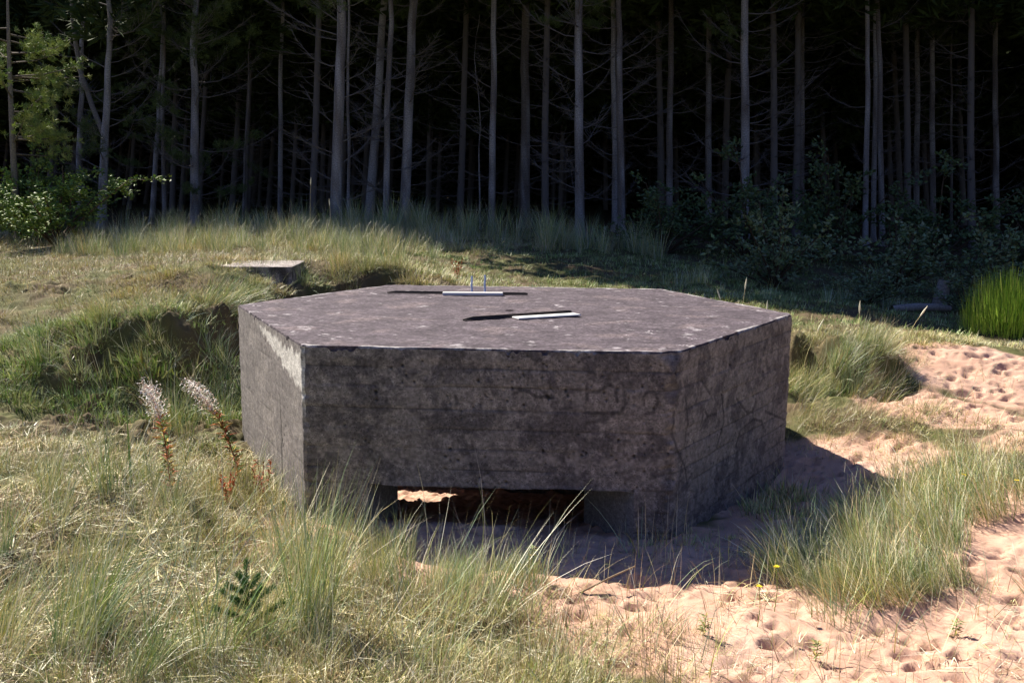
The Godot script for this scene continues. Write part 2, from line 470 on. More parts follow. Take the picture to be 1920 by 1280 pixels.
func wall(parent: Node3D, i: int, step: float, look: int, hole: Array, thick: float, label: String) -> void:
	# hole: [from, to, bottom, top, inner from, inner to] along the wall
	var a: Vector2 = HX[i]
	var b: Vector2 = HX[(i + 1) % 6]
	var along := (b - a).normalized()
	var len := a.distance_to(b)
	var outw := Vector2(along.y, -along.x)
	if outw.dot(MID - a) > 0.0:
		outw = -outw
	var ss := []
	var marks := [0.0, len]
	if hole.size() > 0:
		marks = [0.0, hole[0], hole[1], len]
	for k in marks.size() - 1:
		var cnt := maxi(1, int(round((marks[k + 1] - marks[k]) / step)))
		for q in cnt:
			ss.append(lerpf(marks[k], marks[k + 1], float(q) / cnt))
	ss.append(len)
	var ys := []
	var ym := [-1.3, 1.39]
	if hole.size() > 0:
		ym = [-1.3, hole[3], 1.39] if hole[2] < -1.29 else [-1.3, hole[2], hole[3], 1.39]
	for k in ym.size() - 1:
		var y0: float = ym[k]
		var y1: float = ym[k + 1]
		var y := y0
		while y < y1 - step * 0.5:
			ys.append(y)
			y += step if y > -0.45 else 0.12
		if ys.size() > 1 and y1 - ys[-1] < step * 0.4:
			ys.pop_back()
	ys.append(1.39)
	var jit := func(s: float) -> float: return 0.007 * n_fine.get_noise_2d(s * 12.0, i * 9.0) + 0.012 * n_mid.get_noise_2d(s * 1.7, i * 5.0 + 2.0)
	var v := PackedVector3Array()
	var c := PackedColorArray()
	var skip := {}
	var nu := ss.size()
	for jy in ys.size():
		var y: float = ys[jy]
		var bi := 0
		while bi < BOARDS.size() - 2 and BOARDS[bi + 1] < y:
			bi += 1
		for js in nu:
			var s: float = ss[js]
			var edge := minf(s, len - s)
			var p2 := a + along * s
			# relief: formwork boards, pits, scours
			var bw := n_fine.get_noise_2d(s * 1.3, bi * 13.0 + i * 40.0)
			var yj := y + 0.006 * n_fine.get_noise_2d(s * 3.0, bi * 3.0)
			var dj := minf(absf(yj - BOARDS[bi]), absf(yj - BOARDS[bi + 1]))
			var visible_joint := smoothstep(-0.2, 0.15, n_mid.get_noise_2d(s * 0.8 + bi * 7.0, i * 31.0) + (0.2 if y < 0.85 and s > 1.3 and i == 1 else 0.0))
			var disp := 0.006 + 0.008 * bw + 0.006 * n_mid.get_noise_3d(p2.x * 1.5, y * 1.5, p2.y * 1.5)
			disp += 0.006 * exp(-pow(dj / 0.007, 2.0)) * visible_joint
			var cell := n_cell2.get_noise_3d(p2.x, y * 1.1, p2.y)
			var patch := n_mid.get_noise_3d(p2.x * 1.1 + 20.0, y * 1.6, p2.y * 1.1)
			var pit := smoothstep(-0.80, -0.93, cell + 0.25 * n_fine.get_noise_3d(p2.x * 11.0, y * 11.0, p2.y * 11.0)) * smoothstep(-0.05, 0.12, patch)
			disp += 0.016 * pit
			var rough := n_fine.get_noise_3d(p2.x * 9.0, y * 9.0, p2.y * 9.0)
			disp += 0.004 * rough
			var hole_edge := 1.0
			if hole.size() > 0:
				var dh := Vector2(maxf(maxf(hole[0] - s, s - hole[1]), 0.0), maxf(y - hole[3], 0.0) if y > hole[3] else maxf(hole[2] - y, 0.0)).length()
				hole_edge = smoothstep(0.0, 0.03, dh)
			disp *= 1.0 - 0.7 * smoothstep(1.26, 1.33, y)
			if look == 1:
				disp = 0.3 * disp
			disp = maxf(disp, 0.0) * smoothstep(0.0, 0.02, edge) * hole_edge
			var yy := y
			if hole.size() > 0 and absf(y - hole[3]) < 0.001 and s >= hole[0] - 0.001 and s <= hole[1] + 0.001:
				yy += jit.call(s)
			if y > 1.28:
				yy -= chip_of(p2.x, p2.y) * smoothstep(1.28, 1.39, y)
			# worn arrises
			var corner := i if s < len * 0.5 else (i + 1) % 6
			var wr := wear(corner, y)
			var pull := maxf(0.0, 1.0 - edge / (wr * 2.2))
			var toward := (MID - Vector2(HX[corner].x, HX[corner].y)).normalized()
			var p := p2 - outw * disp + toward * wr * pull * pull
			v.append(Vector3(p.x, yy, p.y))
			# what the surface is made of
			var st2 := n_fine.get_noise_3d(p2.x * 2.5 + 13.0, y * 3.0, p2.y * 2.5) * 0.5 + 0.5
			var strk := n_fine.get_noise_2d(s * 6.0 + i * 20.0, y * 0.35) * 0.5 + 0.5
			var bare := 0.0
			var col: Color
			# one cement for every wall: worn grey, darker film in ragged patches, pale where a board left it smooth
			col = Color(0.42, 0.378, 0.362).lerp(Color(0.52, 0.468, 0.44), smoothstep(0.5, 0.8, bw * 0.5 + 0.5))
			var film := n_fine.get_noise_3d(p2.x * 2.2 + 7.0, y * 2.6, p2.y * 2.2) + 0.6 * n_fine.get_noise_3d(p2.x * 8.0, y * 8.0, p2.y * 8.0 + 40.0) + 0.12 * bw
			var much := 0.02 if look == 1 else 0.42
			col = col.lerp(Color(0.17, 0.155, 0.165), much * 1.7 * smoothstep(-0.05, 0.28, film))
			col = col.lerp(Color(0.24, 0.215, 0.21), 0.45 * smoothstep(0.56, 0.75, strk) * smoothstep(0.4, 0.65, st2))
			if look == 1:
				# bare pale band where the skin has come off below the roof edge near the front corner
				var bc := 1.335 - 0.10 * (s - 1.1) + 0.03 * n_fine.get_noise_2d(s * 3.0, 70.0)
				var bh := 0.018 + 0.07 * maxf(s - 1.1, 0.0)
				var ragged := 0.05 * n_fine.get_noise_2d(s * 9.0, y * 5.0) + 0.03 * n_fine.get_noise_2d(s * 24.0, y * 9.0)
				var band := smoothstep(0.95, 1.35, s) * smoothstep(0.012, -0.012, absf(y - bc) - bh + ragged)
				band = maxf(band, smoothstep(0.07, 0.0, len - s + ragged) * smoothstep(0.75, 0.95, y + ragged))
				bare = clampf(band * (0.6 + 0.8 * st2), 0.0, 1.0)
				# damp streak
				var ds := absf(s - 1.95 - 0.03 * n_fine.get_noise_2d(y * 6.0, 2.0))
				col = col.lerp(Color(0.10, 0.09, 0.085), 0.75 * smoothstep(0.045, 0.01, ds) * smoothstep(0.95, 0.6, y) * smoothstep(0.3, 0.55, st2 + 0.1))
			col = col.lerp(Color(0.03, 0.028, 0.03), 0.75 * pit)
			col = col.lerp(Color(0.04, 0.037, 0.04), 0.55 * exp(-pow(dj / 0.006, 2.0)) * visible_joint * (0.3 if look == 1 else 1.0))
			var lich := n_cell2.get_noise_3d(p2.x * 1.7 + 8.0, y * 1.7, p2.y * 1.7)
			if lich < -0.88 and n_mid.get_noise_3d(p2.x * 1.4, y * 1.4 + 9.0, p2.y * 1.4 + 33.0) > 0.05:
				col = col.lerp(Color(0.6, 0.58, 0.55), 0.8)
			if look == 0 or look == 2:
				var dst := stroke(FRONT_MARKS if i == 1 else RIGHT_MARKS, s, y) if (i == 1 or i == 2) else 9.0
				if dst < 0.03:
					col = col.lerp(Color(0.05, 0.05, 0.06), 0.62 * smoothstep(0.02, 0.006, dst) * smoothstep(0.15, 0.5, st2 + 0.25 * rough))
			col = (col * 0.78 * (1.0 + 0.35 * rough)).lerp(Color(0.95, 0.91, 0.85), bare)
			col.a = 1.0
			c.append(col)
			if hole.size() > 0 and js < nu - 1 and jy < ys.size() - 1:
				var sc: float = (ss[js] + ss[js + 1]) * 0.5
				var yc: float = (ys[jy] + ys[jy + 1]) * 0.5
				if sc > hole[0] and sc < hole[1] and yc < hole[3] and yc > hole[2]:
					skip[jy * nu + js] = true
	var face := grid_mesh(v, c, nu, ys.size(), Vector3(outw.x, 0, outw.y), skip)
	var o := mi("wall", face, M.concrete, parent)
	o.set_meta("label", label)
	# the inner face, the reveals and the top, as one more surface of the same wall
	var s2 := Soup.new()
	var ia := inner(i, thick)
	var ib := inner((i + 1) % 6, thick)
	var il := ia.distance_to(ib)
	var grey := Color(0.34, 0.32, 0.31)
	var top := 1.22
	var off := (ia - a).dot(along)
	var at := func(s: float, y: float) -> Vector3:
		var q := ia + along * s
		return Vector3(q.x, y, q.y)
	if hole.size() == 0:
		s2.quad(at.call(0, -1.3), at.call(il, -1.3), at.call(il, top), at.call(0, top), grey)
	else:
		var h0: float = hole[4] - off
		var h1: float = hole[5] - off
		s2.quad(at.call(0, -1.3), at.call(h0, -1.3), at.call(h0, top), at.call(0, top), grey)
		s2.quad(at.call(h1, -1.3), at.call(il, -1.3), at.call(il, top), at.call(h1, top), grey)
		s2.quad(at.call(h0, hole[3]), at.call(h1, hole[3]), at.call(h1, top), at.call(h0, top), grey)
		var of := func(s: float, y: float) -> Vector3:
			var q := a + along * s
			return Vector3(q.x, y, q.y)
		s2.quad(of.call(hole[0], -1.3), at.call(h0, -1.3), at.call(h0, hole[3]), of.call(hole[0], hole[3] + jit.call(hole[0])), grey)
		s2.quad(of.call(hole[1], -1.3), at.call(h1, -1.3), at.call(h1, hole[3]), of.call(hole[1], hole[3] + jit.call(hole[1])), grey)
		var cnt := int(round((hole[1] - hole[0]) / step))
		for k in cnt:
			var f0 := float(k) / cnt
			var f1 := float(k + 1) / cnt
			var q0 := lerpf(hole[0], hole[1], f0)
			var q1 := lerpf(hole[0], hole[1], f1)
			s2.quad(of.call(q0, hole[3] + jit.call(q0)), of.call(q1, hole[3] + jit.call(q1)), at.call(lerpf(h0, h1, f1), hole[3]), at.call(lerpf(h0, h1, f0), hole[3]), grey)
	mi("inner_face", s2.mesh(), M.concrete, o)

func inner(i: int, t: float) -> Vector2:
	# corner i of the plan moved in by t from both walls
	var p: Vector2 = HX[i]
	var u: Vector2 = (HX[(i + 5) % 6] - p).normalized()
	var w: Vector2 = (HX[(i + 1) % 6] - p).normalized()
	var half := acos(clampf(u.dot(w), -1, 1)) * 0.5
	return p + (u + w).normalized() * t / sin(half)

func rim(t: float) -> Vector2:
	var k := int(t) % 6
	return HX[k].lerp(HX[(k + 1) % 6], t - int(t))

func build_pillbox() -> void:
	var box := base("concrete_pillbox", Vector3.ZERO, 0.0, "large hexagonal weathered concrete pillbox half sunk in the sand", "pillbox")
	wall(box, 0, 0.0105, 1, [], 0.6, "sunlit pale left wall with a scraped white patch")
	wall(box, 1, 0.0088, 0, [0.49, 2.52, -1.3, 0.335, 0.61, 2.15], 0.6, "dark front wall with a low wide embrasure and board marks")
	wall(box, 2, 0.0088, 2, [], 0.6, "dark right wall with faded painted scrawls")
	wall(box, 3, 0.06, 0, [], 0.6, "back right wall")
	wall(box, 4, 0.06, 0, [], 0.6, "back wall")
	wall(box, 5, 0.06, 1, [0.35, 1.55, -1.3, 0.95, 0.35, 1.55], 0.6, "back left wall with the entrance")
	# roof slab: rings round the middle, the outermost worn down to the arris
	var nu := 720
	var rs := []
	for k in 150:
		rs.append(pow((k + 1) / 150.0, 0.8) * 0.985)
	rs.append_array([0.990, 0.9945])
	var v := PackedVector3Array()
	var c := PackedColorArray()
	for ri in rs.size() + 4:
		for i in nu:
			var b := rim(6.0 * i / nu)
			var p: Vector2
			var y := ROOF
			var ch := chip_of(b.x, b.y)
			var pull := 0.0
			for k in 6:
				var dcor: float = b.distance_to(HX[k])
				var wr := wear(k, 1.39)
				pull = maxf(pull, wr * pow(maxf(0.0, 1.0 - dcor / (wr * 2.2)), 2.0))
			b += (MID - b).normalized() * pull
			if ri < rs.size():
				p = MID.lerp(b, rs[ri])
			else:
				var k := ri - rs.size()
				p = b + (MID - b).normalized() * ([0.012, 0.007, 0.006, 0.07][k] + ch * [0.5, 0.35, 0.35, 0.0][k])
				y -= [0.004 + ch * 0.5, 0.02 + ch * 0.8, 0.06, 0.14][k]
			var r1 := n_fine.get_noise_2d(p.x * 6.0, p.y * 6.0)
			var r2 := n_mid.get_noise_2d(p.x * 1.4 + 60.0, p.y * 1.4)
			var r3 := n_fine.get_noise_2d(p.x * 2.2 + 90.0, p.y * 2.2)
			if ri < rs.size() + 1:
				y += 0.0035 * r1 + 0.006 * r2
			v.append(Vector3(p.x, y, p.y))
			# purplish worn cement with pinkish sandy patches, dark crusts, brushed streaks and pale lichen
			var col := Color(0.31, 0.262, 0.29).lerp(Color(0.22, 0.185, 0.208), smoothstep(0.35, 0.75, r3 * 0.5 + 0.5 + 0.25 * r1)).lerp(Color(0.42, 0.345, 0.35), smoothstep(0.15, 0.55, r2))
			var sk := n_fine.get_noise_2d((p.x * 0.8 + p.y * 0.6) * 1.2 + 9.0, (p.y * 0.8 - p.x * 0.6) * 16.0)
			col = col.lerp(Color(0.60, 0.52, 0.52), 0.45 * smoothstep(0.3, 0.55, sk))
			col = col.lerp(Color(0.07, 0.06, 0.065), 0.3 * smoothstep(0.35, 0.6, n_fine.get_noise_2d(p.x * 4.0 + 44.0, p.y * 4.0)))
			var edge := inside_hex(p)
			var l := n_fine.get_noise_2d(p.x * 3.2 + 130.0, p.y * 3.2) + 0.35 * n_fine.get_noise_2d(p.x * 14.0, p.y * 14.0)
			var many := 0.10 * n_mid.get_noise_2d(p.x * 1.0 + 15.0, p.y * 1.0) + 0.12 * smoothstep(0.7, 0.05, edge)
			col = col.lerp(Color(1.0, 0.95, 0.94), 0.85 * smoothstep(0.56, 0.63, l + many))
			var dot := n_fine.get_noise_2d(p.x * 19.0 + 7.0, p.y * 19.0)
			col = col.lerp(Color(0.07, 0.06, 0.065), 0.7 * smoothstep(0.34, 0.45, dot))
			col = Color(col.r * 0.46, col.g * 0.445, col.b * 0.475) * (1.0 + 0.45 * r1)
			if edge < 0.09 and (p.x > -1.38 or p.y < -2.6):  # pale broken rim: lit-edge highlight painted in, along with lichen and bare cement
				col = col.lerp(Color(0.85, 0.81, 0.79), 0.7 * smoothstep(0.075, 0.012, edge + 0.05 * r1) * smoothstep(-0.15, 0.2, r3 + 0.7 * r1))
			col.a = 1.0
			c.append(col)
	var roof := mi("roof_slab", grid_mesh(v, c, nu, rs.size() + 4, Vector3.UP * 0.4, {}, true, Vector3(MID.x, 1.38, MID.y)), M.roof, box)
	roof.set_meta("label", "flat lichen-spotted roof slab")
	var s := Soup.new()
	for k in 6:
		var p := inner(k, 0.3)
		var q := inner((k + 1) % 6, 0.3)
		var kk := s.v.size()
		s.v.append_array(PackedVector3Array([Vector3(MID.x, 1.2, MID.y), Vector3(p.x, 1.2, p.y), Vector3(q.x, 1.2, q.y)]))
		for z in 3:
			s.c.append(Color(0.34, 0.32, 0.31))
		s.ix.append_array(PackedInt32Array([kk, kk + 1, kk + 2]))
	mi("soffit", s.mesh(), M.concrete, roof)

# an L-section of steel: an upright and a lying flange, with one end cut to a point
func angle_bar(called: String, p: Vector2, q: Vector2, high: float, wide: float, label: String) -> void:
	var at := Vector3(p.x, ROOF + 0.006, p.y)
	var o := base(called, at, -atan2(q.y - p.y, q.x - p.x), label, "steel bar", "steel angle bars on the roof")
	var len := p.distance_to(q)
	var t := 0.008
	var s := Soup.new()
	var prof := [[0.0, high * 0.45], [0.10, high], [len - 0.03, high], [len, high * 0.75]]
	for side in [0.0, t]:
		for k in prof.size() - 1:
			s.quad(Vector3(prof[k][0], 0.0, side), Vector3(prof[k + 1][0], 0.0, side), Vector3(prof[k + 1][0], prof[k + 1][1], side), Vector3(prof[k][0], prof[k][1], side))
	for k in prof.size() - 1:
		s.quad(Vector3(prof[k][0], prof[k][1], 0), Vector3(prof[k + 1][0], prof[k + 1][1], 0), Vector3(prof[k + 1][0], prof[k + 1][1], t), Vector3(prof[k][0], prof[k][1], t))
	s.quad(Vector3(len, 0, 0), Vector3(len, 0, t), Vector3(len, high * 0.75, t), Vector3(len, high * 0.75, 0))
	s.quad(Vector3(0, 0, 0), Vector3(0, 0, t), Vector3(0, high * 0.45, t), Vector3(0, high * 0.45, 0))
	mi("upright_flange", s.mesh(), M.iron, o)
	var f := Soup.new()
	f.box(Vector3(len * 0.5, 0.004, t + wide * 0.5), Vector3(len - 0.02, 0.008, wide))
	mi("lying_flange", f.mesh(), M.iron, o)

func build_roof_things() -> void:
	angle_bar("angle_bar", Vector2(-1.47, -3.72), Vector2(0.10, -3.74), 0.026, 0.02, "long dark steel angle bar lying along the back of the roof")
	angle_bar("angle_bar", Vector2(-0.36, -1.52), Vector2(0.60, -2.18), 0.032, 0.02, "shorter dark steel angle bar lying slantwise mid roof")
	# pale boards beside the bars
	for d in [[Vector2(-0.83, -3.60), Vector2(-0.17, -3.66), 0.085, 0.028, "narrow white painted board in front of the long bar"], [Vector2(0.10, -1.70), Vector2(0.66, -2.05), 0.13, 0.012, "flat white plate beside the slanting bar"]]:
		var p: Vector2 = d[0]
		var q: Vector2 = d[1]
		var m := (p + q) * 0.5
		var o := base("white_board", Vector3(m.x, ROOF + 0.009, m.y), -atan2(q.y - p.y, q.x - p.x), d[4], "board", "white boards on the roof")
		var s := Soup.new()
		var l: float = p.distance_to(q) * 0.5
		var w: float = d[2] * 0.5
		var h: float = d[3]
		var e := 0.004
		var low := [Vector3(-l, 0, -w), Vector3(l, 0, -w), Vector3(l, 0, w), Vector3(-l, 0, w)]
		var up := [Vector3(-l + e, h, -w + e), Vector3(l - e, h, -w + e), Vector3(l - e, h, w - e), Vector3(-l + e, h, w - e)]
		for k in 4:
			var j := (k + 1) % 4
			s.quad(low[k], low[j], low[j] + Vector3(0, h - e, 0), low[k] + Vector3(0, h - e, 0))
			s.quad(low[k] + Vector3(0, h - e, 0), low[j] + Vector3(0, h - e, 0), up[j], up[k])
		s.quad(up[0], up[1], up[2], up[3])
		mi("plank", s.mesh(), M.white, o)
	for d in [[-0.558, -4.05, 0.178, "left one of two thin pale blue rods standing on the roof"], [-0.407, -4.04, 0.192, "right one of two thin pale blue rods standing on the roof"]]:
		var o := base("steel_rod", Vector3(d[0], ROOF, d[1]), 0.0, d[3], "rod", "two rods standing in the roof")
		var s := Soup.new()
		var pts := []
		var rad := []
		for k in 9:
			pts.append(Vector3(0.002 * sin(k * 1.3), d[2] * k / 8.0 - (0.01 if k == 0 else 0.0), 0.002 * cos(k * 2.1)))
			rad.append(0.0105 + 0.0008 * (k % 2))
		s.tube(pts, rad, 8)
		mi("shaft", s.mesh(), M.rod, o)

func build_block() -> void:
	# the second, buried concrete work behind, of which one corner stands free
	var o := base("buried_bunker", Vector3(-3.32, 0.0, -6.35), deg_to_rad(6.0), "small flat-topped concrete bunker buried in the grassy bank behind", "bunker")
	var c := Color(0.36, 0.33, 0.33)
	var v := PackedVector3Array()
	var cc := PackedColorArray()
	for j in 30:
		for i in 50:
			var x := -1.25 * (1.0 - i / 49.0)
			var z := -1.1 * (1.0 - j / 29.0)
			v.append(Vector3(x, 1.47 + 0.006 * n_fine.get_noise_2d(x * 6.0, z * 6.0) - (0.012 if i == 49 or j == 29 else 0.0), z))
			cc.append(Color(0.56, 0.50, 0.48).lerp(Color(0.36, 0.31, 0.29), smoothstep(0.3, 0.7, n_fine.get_noise_2d(x * 3.0, z * 3.0) * 0.5 + 0.5)))
	mi("roof_slab", grid_mesh(v, cc, 50, 30, Vector3.UP), M.concrete, o)
	for side in 2:
		v = PackedVector3Array()
		cc = PackedColorArray()
		for j in 40:
			for i in 50:
				var y := 1.458 - 1.5 * j / 39.0
				var t := i / 49.0
				var w := 0.008 * n_fine.get_noise_2d(t * 14.0, y * 7.0) * (1.0 if i > 0 and i < 49 and j > 0 else 0.0)
				v.append(Vector3(-1.25 * (1.0 - t), y, w) if side == 0 else Vector3(w, y, -1.1 * (1.0 - t)))
				cc.append(c.lerp(Color(0.11, 0.10, 0.10), smoothstep(0.4, 0.7, n_fine.get_noise_2d(t * 5.0 + side * 8.0, y * 3.0) * 0.5 + 0.5)))
		mi("wall", grid_mesh(v, cc, 50, 40, Vector3(0, 0, 1) if side == 0 else Vector3(1, 0, 0)), M.concrete, o)

# ---------------------------------------------------------------- the wood

var branches := []
var crowns := []
var sprays := []

func rr(a: float, b: float) -> float:
	return rng.randf_range(a, b)

# a dead bough: out along +x, drooping and then curving up, with twigs
func bough(s: Soup, at: Vector3, turn: Basis, len: float, rad: float, twigs: int, sides: int) -> void:
	var pts := []
	var rads := []
	var up := rr(0.15, 0.55)
	var sag := rr(-0.1, 0.25)
	var w1 := rr(-0.12, 0.12)
	for k in 7:
		var t := k / 6.0
		pts.append(at + turn * Vector3(len * t, len * (-sag * t * (1.0 - t) * 1.6 + up * t * t + rr(-0.012, 0.012)), len * (w1 * t * t + rr(-0.015, 0.015))))
		rads.append(rad * (1.0 - 0.8 * t))
	s.tube(pts, rads, sides, Color.WHITE, false)
	for k in twigs:
		var t := rr(0.2, 0.97)
		var i := int(t * 6.0)
		var p: Vector3 = pts[i].lerp(pts[mini(i + 1, 6)], t * 6.0 - i)
		var sd := 1.0 if k % 2 == 0 else -1.0
		var l := len * rr(0.13, 0.36) * (1.15 - t * 0.6)
		var dir := turn * Vector3(rr(0.35, 0.9), rr(-0.15, 0.55), sd * rr(0.35, 1.0)).normalized()
		var bend := turn * Vector3(rr(-0.1, 0.3), rr(0.0, 0.5), 0)
		var q := []
		for m in 4:
			var u := m / 3.0
			q.append(p + dir * l * u + bend * l * u * u * 0.6)
		s.tube(q, [rad * 0.38, rad * 0.3, rad * 0.22, rad * 0.12], 3, Color.WHITE, false)
		if k % 3 == 0:
			var d2 := (dir + turn * Vector3(0.4, rr(-0.2, 0.6), -sd * 0.5)).normalized()
			s.tube([q[1], q[1] + d2 * l * 0.5], [rad * 0.2, rad * 0.1], 3, Color.WHITE, false)

# a conifer's crown: sprays of needles round boughs, hung through a tapering volume
func needle_crown(sd: int, high: float, wide: float, sprays: int, open: float) -> ArrayMesh:
	rng.seed = sd
	var s := Soup.new()
	for k in sprays:
		var t := pow(rng.randf(), 0.8)
		var r := wide * (1.0 - pow(t, 1.4) * 0.85) * lerpf(open, 1.0, sqrt(rng.randf()))
		var whorl := floorf(t * 13.0) / 13.0
		t = lerpf(t, whorl, 0.5)
		var a := rng.randf() * TAU
		var c := Vector3(cos(a) * r, t * high + r * rr(-0.12, 0.2), sin(a) * r)
		var outd := Vector3(cos(a), rr(-0.3, 0.5), sin(a)).normalized()
		var l := rr(0.28, 0.5)
		var g := rr(0.7, 1.3)
		var col := Color(0.05 * g, 0.075 * g, 0.022 * g)
		for b in 6:
			var dir := (outd + Vector3(rr(-0.8, 0.8), rr(-0.6, 0.6), rr(-0.8, 0.8))).normalized()
			var side := dir.cross(Vector3(rr(-1, 1), rr(-1, 1), rr(-1, 1))).normalized() * rr(0.022, 0.045)
			var q := s.v.size()
			s.v.append_array(PackedVector3Array([c, c + dir * l * 0.5 + side, c + dir * l, c + dir * l * 0.5 - side]))
			s.c.append_array(PackedColorArray([col, col, col, col]))
			s.ix.append_array(PackedInt32Array([q, q + 1, q + 2, q, q + 2, q + 3]))
	return s.mesh()

func trunk_mesh(sd: int, r: float, h: float, lean: float) -> ArrayMesh:
	var s := Soup.new()
	var pts := []
	var rads := []
	var n := 26
	for k in n:
		var t := pow(float(k) / (n - 1), 1.25)
		var y := t * h - (0.25 if k == 0 else 0.0)
		pts.append(Vector3(lean * y + 0.10 * n_mid.get_noise_2d(y * 0.35, sd * 3.0) * t * 2.0, y, 0.12 * n_mid.get_noise_2d(y * 0.35, sd * 3.0 + 50.0) * t * 2.0))
		rads.append(r * (1.0 - 0.75 * t) * (1.0 + 0.35 * exp(-y * 5.0)) * (1.0 + 0.05 * n_fine.get_noise_2d(y * 3.0, sd)))
	s.tube(pts, rads, 12)
	# mottled bark: grey lichen over brown
	var grey := 0.25 * sin(sd * 2.3)
	for i in s.v.size():
		var p := s.v[i]
		var m := n_fine.get_noise_3d(p.x * 3.0 + sd, p.y * 2.0, p.z * 3.0) * 0.5 + 0.5
		s.c[i] = Color(0.24, 0.21, 0.19).lerp(Color(0.50, 0.48, 0.465), smoothstep(0.35, 0.65, m + 0.4 * grey))
	return s.mesh()

# x, z, radius, lean, height, boughs, label
const PINES := [
	[-14.84, -23.0, 0.110, 0.074, 9.5, 14, "dim slender pine behind the pale green sapling leaves at the left edge"],
	[-12.66, -20.0, 0.130, 0.094, 8.5, 24, "grey forked pine standing behind the leftmost green shrub"],
	[-11.71, -22.0, 0.070, 0.036, 9.5, 14, "thin straight pine pole just beyond the grass ridge, right of a leaning dark one"],
	[-12.52, -23.0, 0.090, 0.108, 9.0, 10, "dark leaning pine just left of a thin straight pole"],
	[-10.39, -21.0, 0.140, 0.041, 10.5, 34, "dark bushy-boughed pine third of the way in from the left"],
	[-10.02, -24.0, 0.040, 0.074, 8.5, 6, "thread-thin pole between the bushy-boughed pine and the thick pale pine"],
	[-8.82, -24.0, 0.085, 0.035, 14.0, 14, "faint deep-set pine left of the thick pale pine"],
	[-5.70, -18.5, 0.155, 0.047, 17.0, 34, "thickest pale pine trunk at the front edge of the wood, left of centre"],
	[-5.72, -20.0, 0.050, 0.024, 12.0, 8, "slim pine close behind the thickest pale trunk"],
	[-5.59, -22.0, 0.140, 0.09, 16.0, 16, "dark leaning pine left of a pair of pale trunks"],
	[-4.59, -19.5, 0.090, 0.033, 15.0, 20, "slender pale pine, left one of a close pair"],
	[-4.18, -20.0, 0.145, 0.051, 17.0, 36, "stout pale pine with long low boughs, right one of a close pair"],
	[-1.82, -20.5, 0.100, 0.004, 16.5, 22, "lone straight pine behind the blue rods on the roof"],
	[-1.10, -24.0, 0.160, -0.01, 17.0, 12, "broad dark trunk deep in the wood right of the lone straight pine"],
	[-2.30, -22.0, 0.025, -0.015, 6.0, 3, "wispy dead stem left of the lone straight pine"],
	[0.61, -19.0, 0.125, -0.025, 17.5, 36, "pale straight pine at the wood edge behind the middle of the roof"],
	[1.73, -20.0, 0.100, -0.041, 16.5, 26, "pale pine with a dark twin close behind, right of centre"],
	[1.61, -22.5, 0.090, -0.026, 16.0, 12, "dark twin close behind a pale pine, right of centre"],
	[3.31, -24.0, 0.110, -0.025, 17.0, 18, "dark pine between the twin trunks and the tall pale pine above bushes"],
	[4.64, -25.0, 0.110, -0.042, 17.0, 16, "dim pine next left of the tall pale pine above bushes"],
	[5.05, -20.5, 0.130, -0.036, 17.5, 38, "tall pale pine with many curved boughs rising above dark bushes"],
	[7.50, -25.0, 0.110, -0.046, 17.0, 18, "dim pine right of the tall pale pine above bushes"],
	[8.67, -22.0, 0.085, -0.049, 16.0, 12, "leftmost of three close-set slim trunks at the right"],
	[9.17, -23.0, 0.080, -0.05, 16.0, 10, "middle one of three close-set slim trunks at the right"],
	[9.29, -22.5, 0.090, -0.079, 16.0, 12, "rightmost of three close-set slim trunks at the right"],
	[11.66, -27.0, 0.100, -0.063, 17.0, 14, "dark deep-set trunk next right of the three slim trunks"],
	[11.87, -26.0, 0.100, -0.079, 17.0, 14, "dark trunk crossing in front of another, right part of the wood"],
	[13.12, -28.0, 0.050, -0.07, 13.0, 6, "spindly deep-set trunk above the bright green broom"],
	[13.45, -27.0, 0.070, -0.082, 14.0, 8, "thin warm brown trunk in a gap at the far right"],
	[13.46, -25.0, 0.100, -0.088, 17.0, 14, "outermost dark trunk at the right edge of the wood"]]

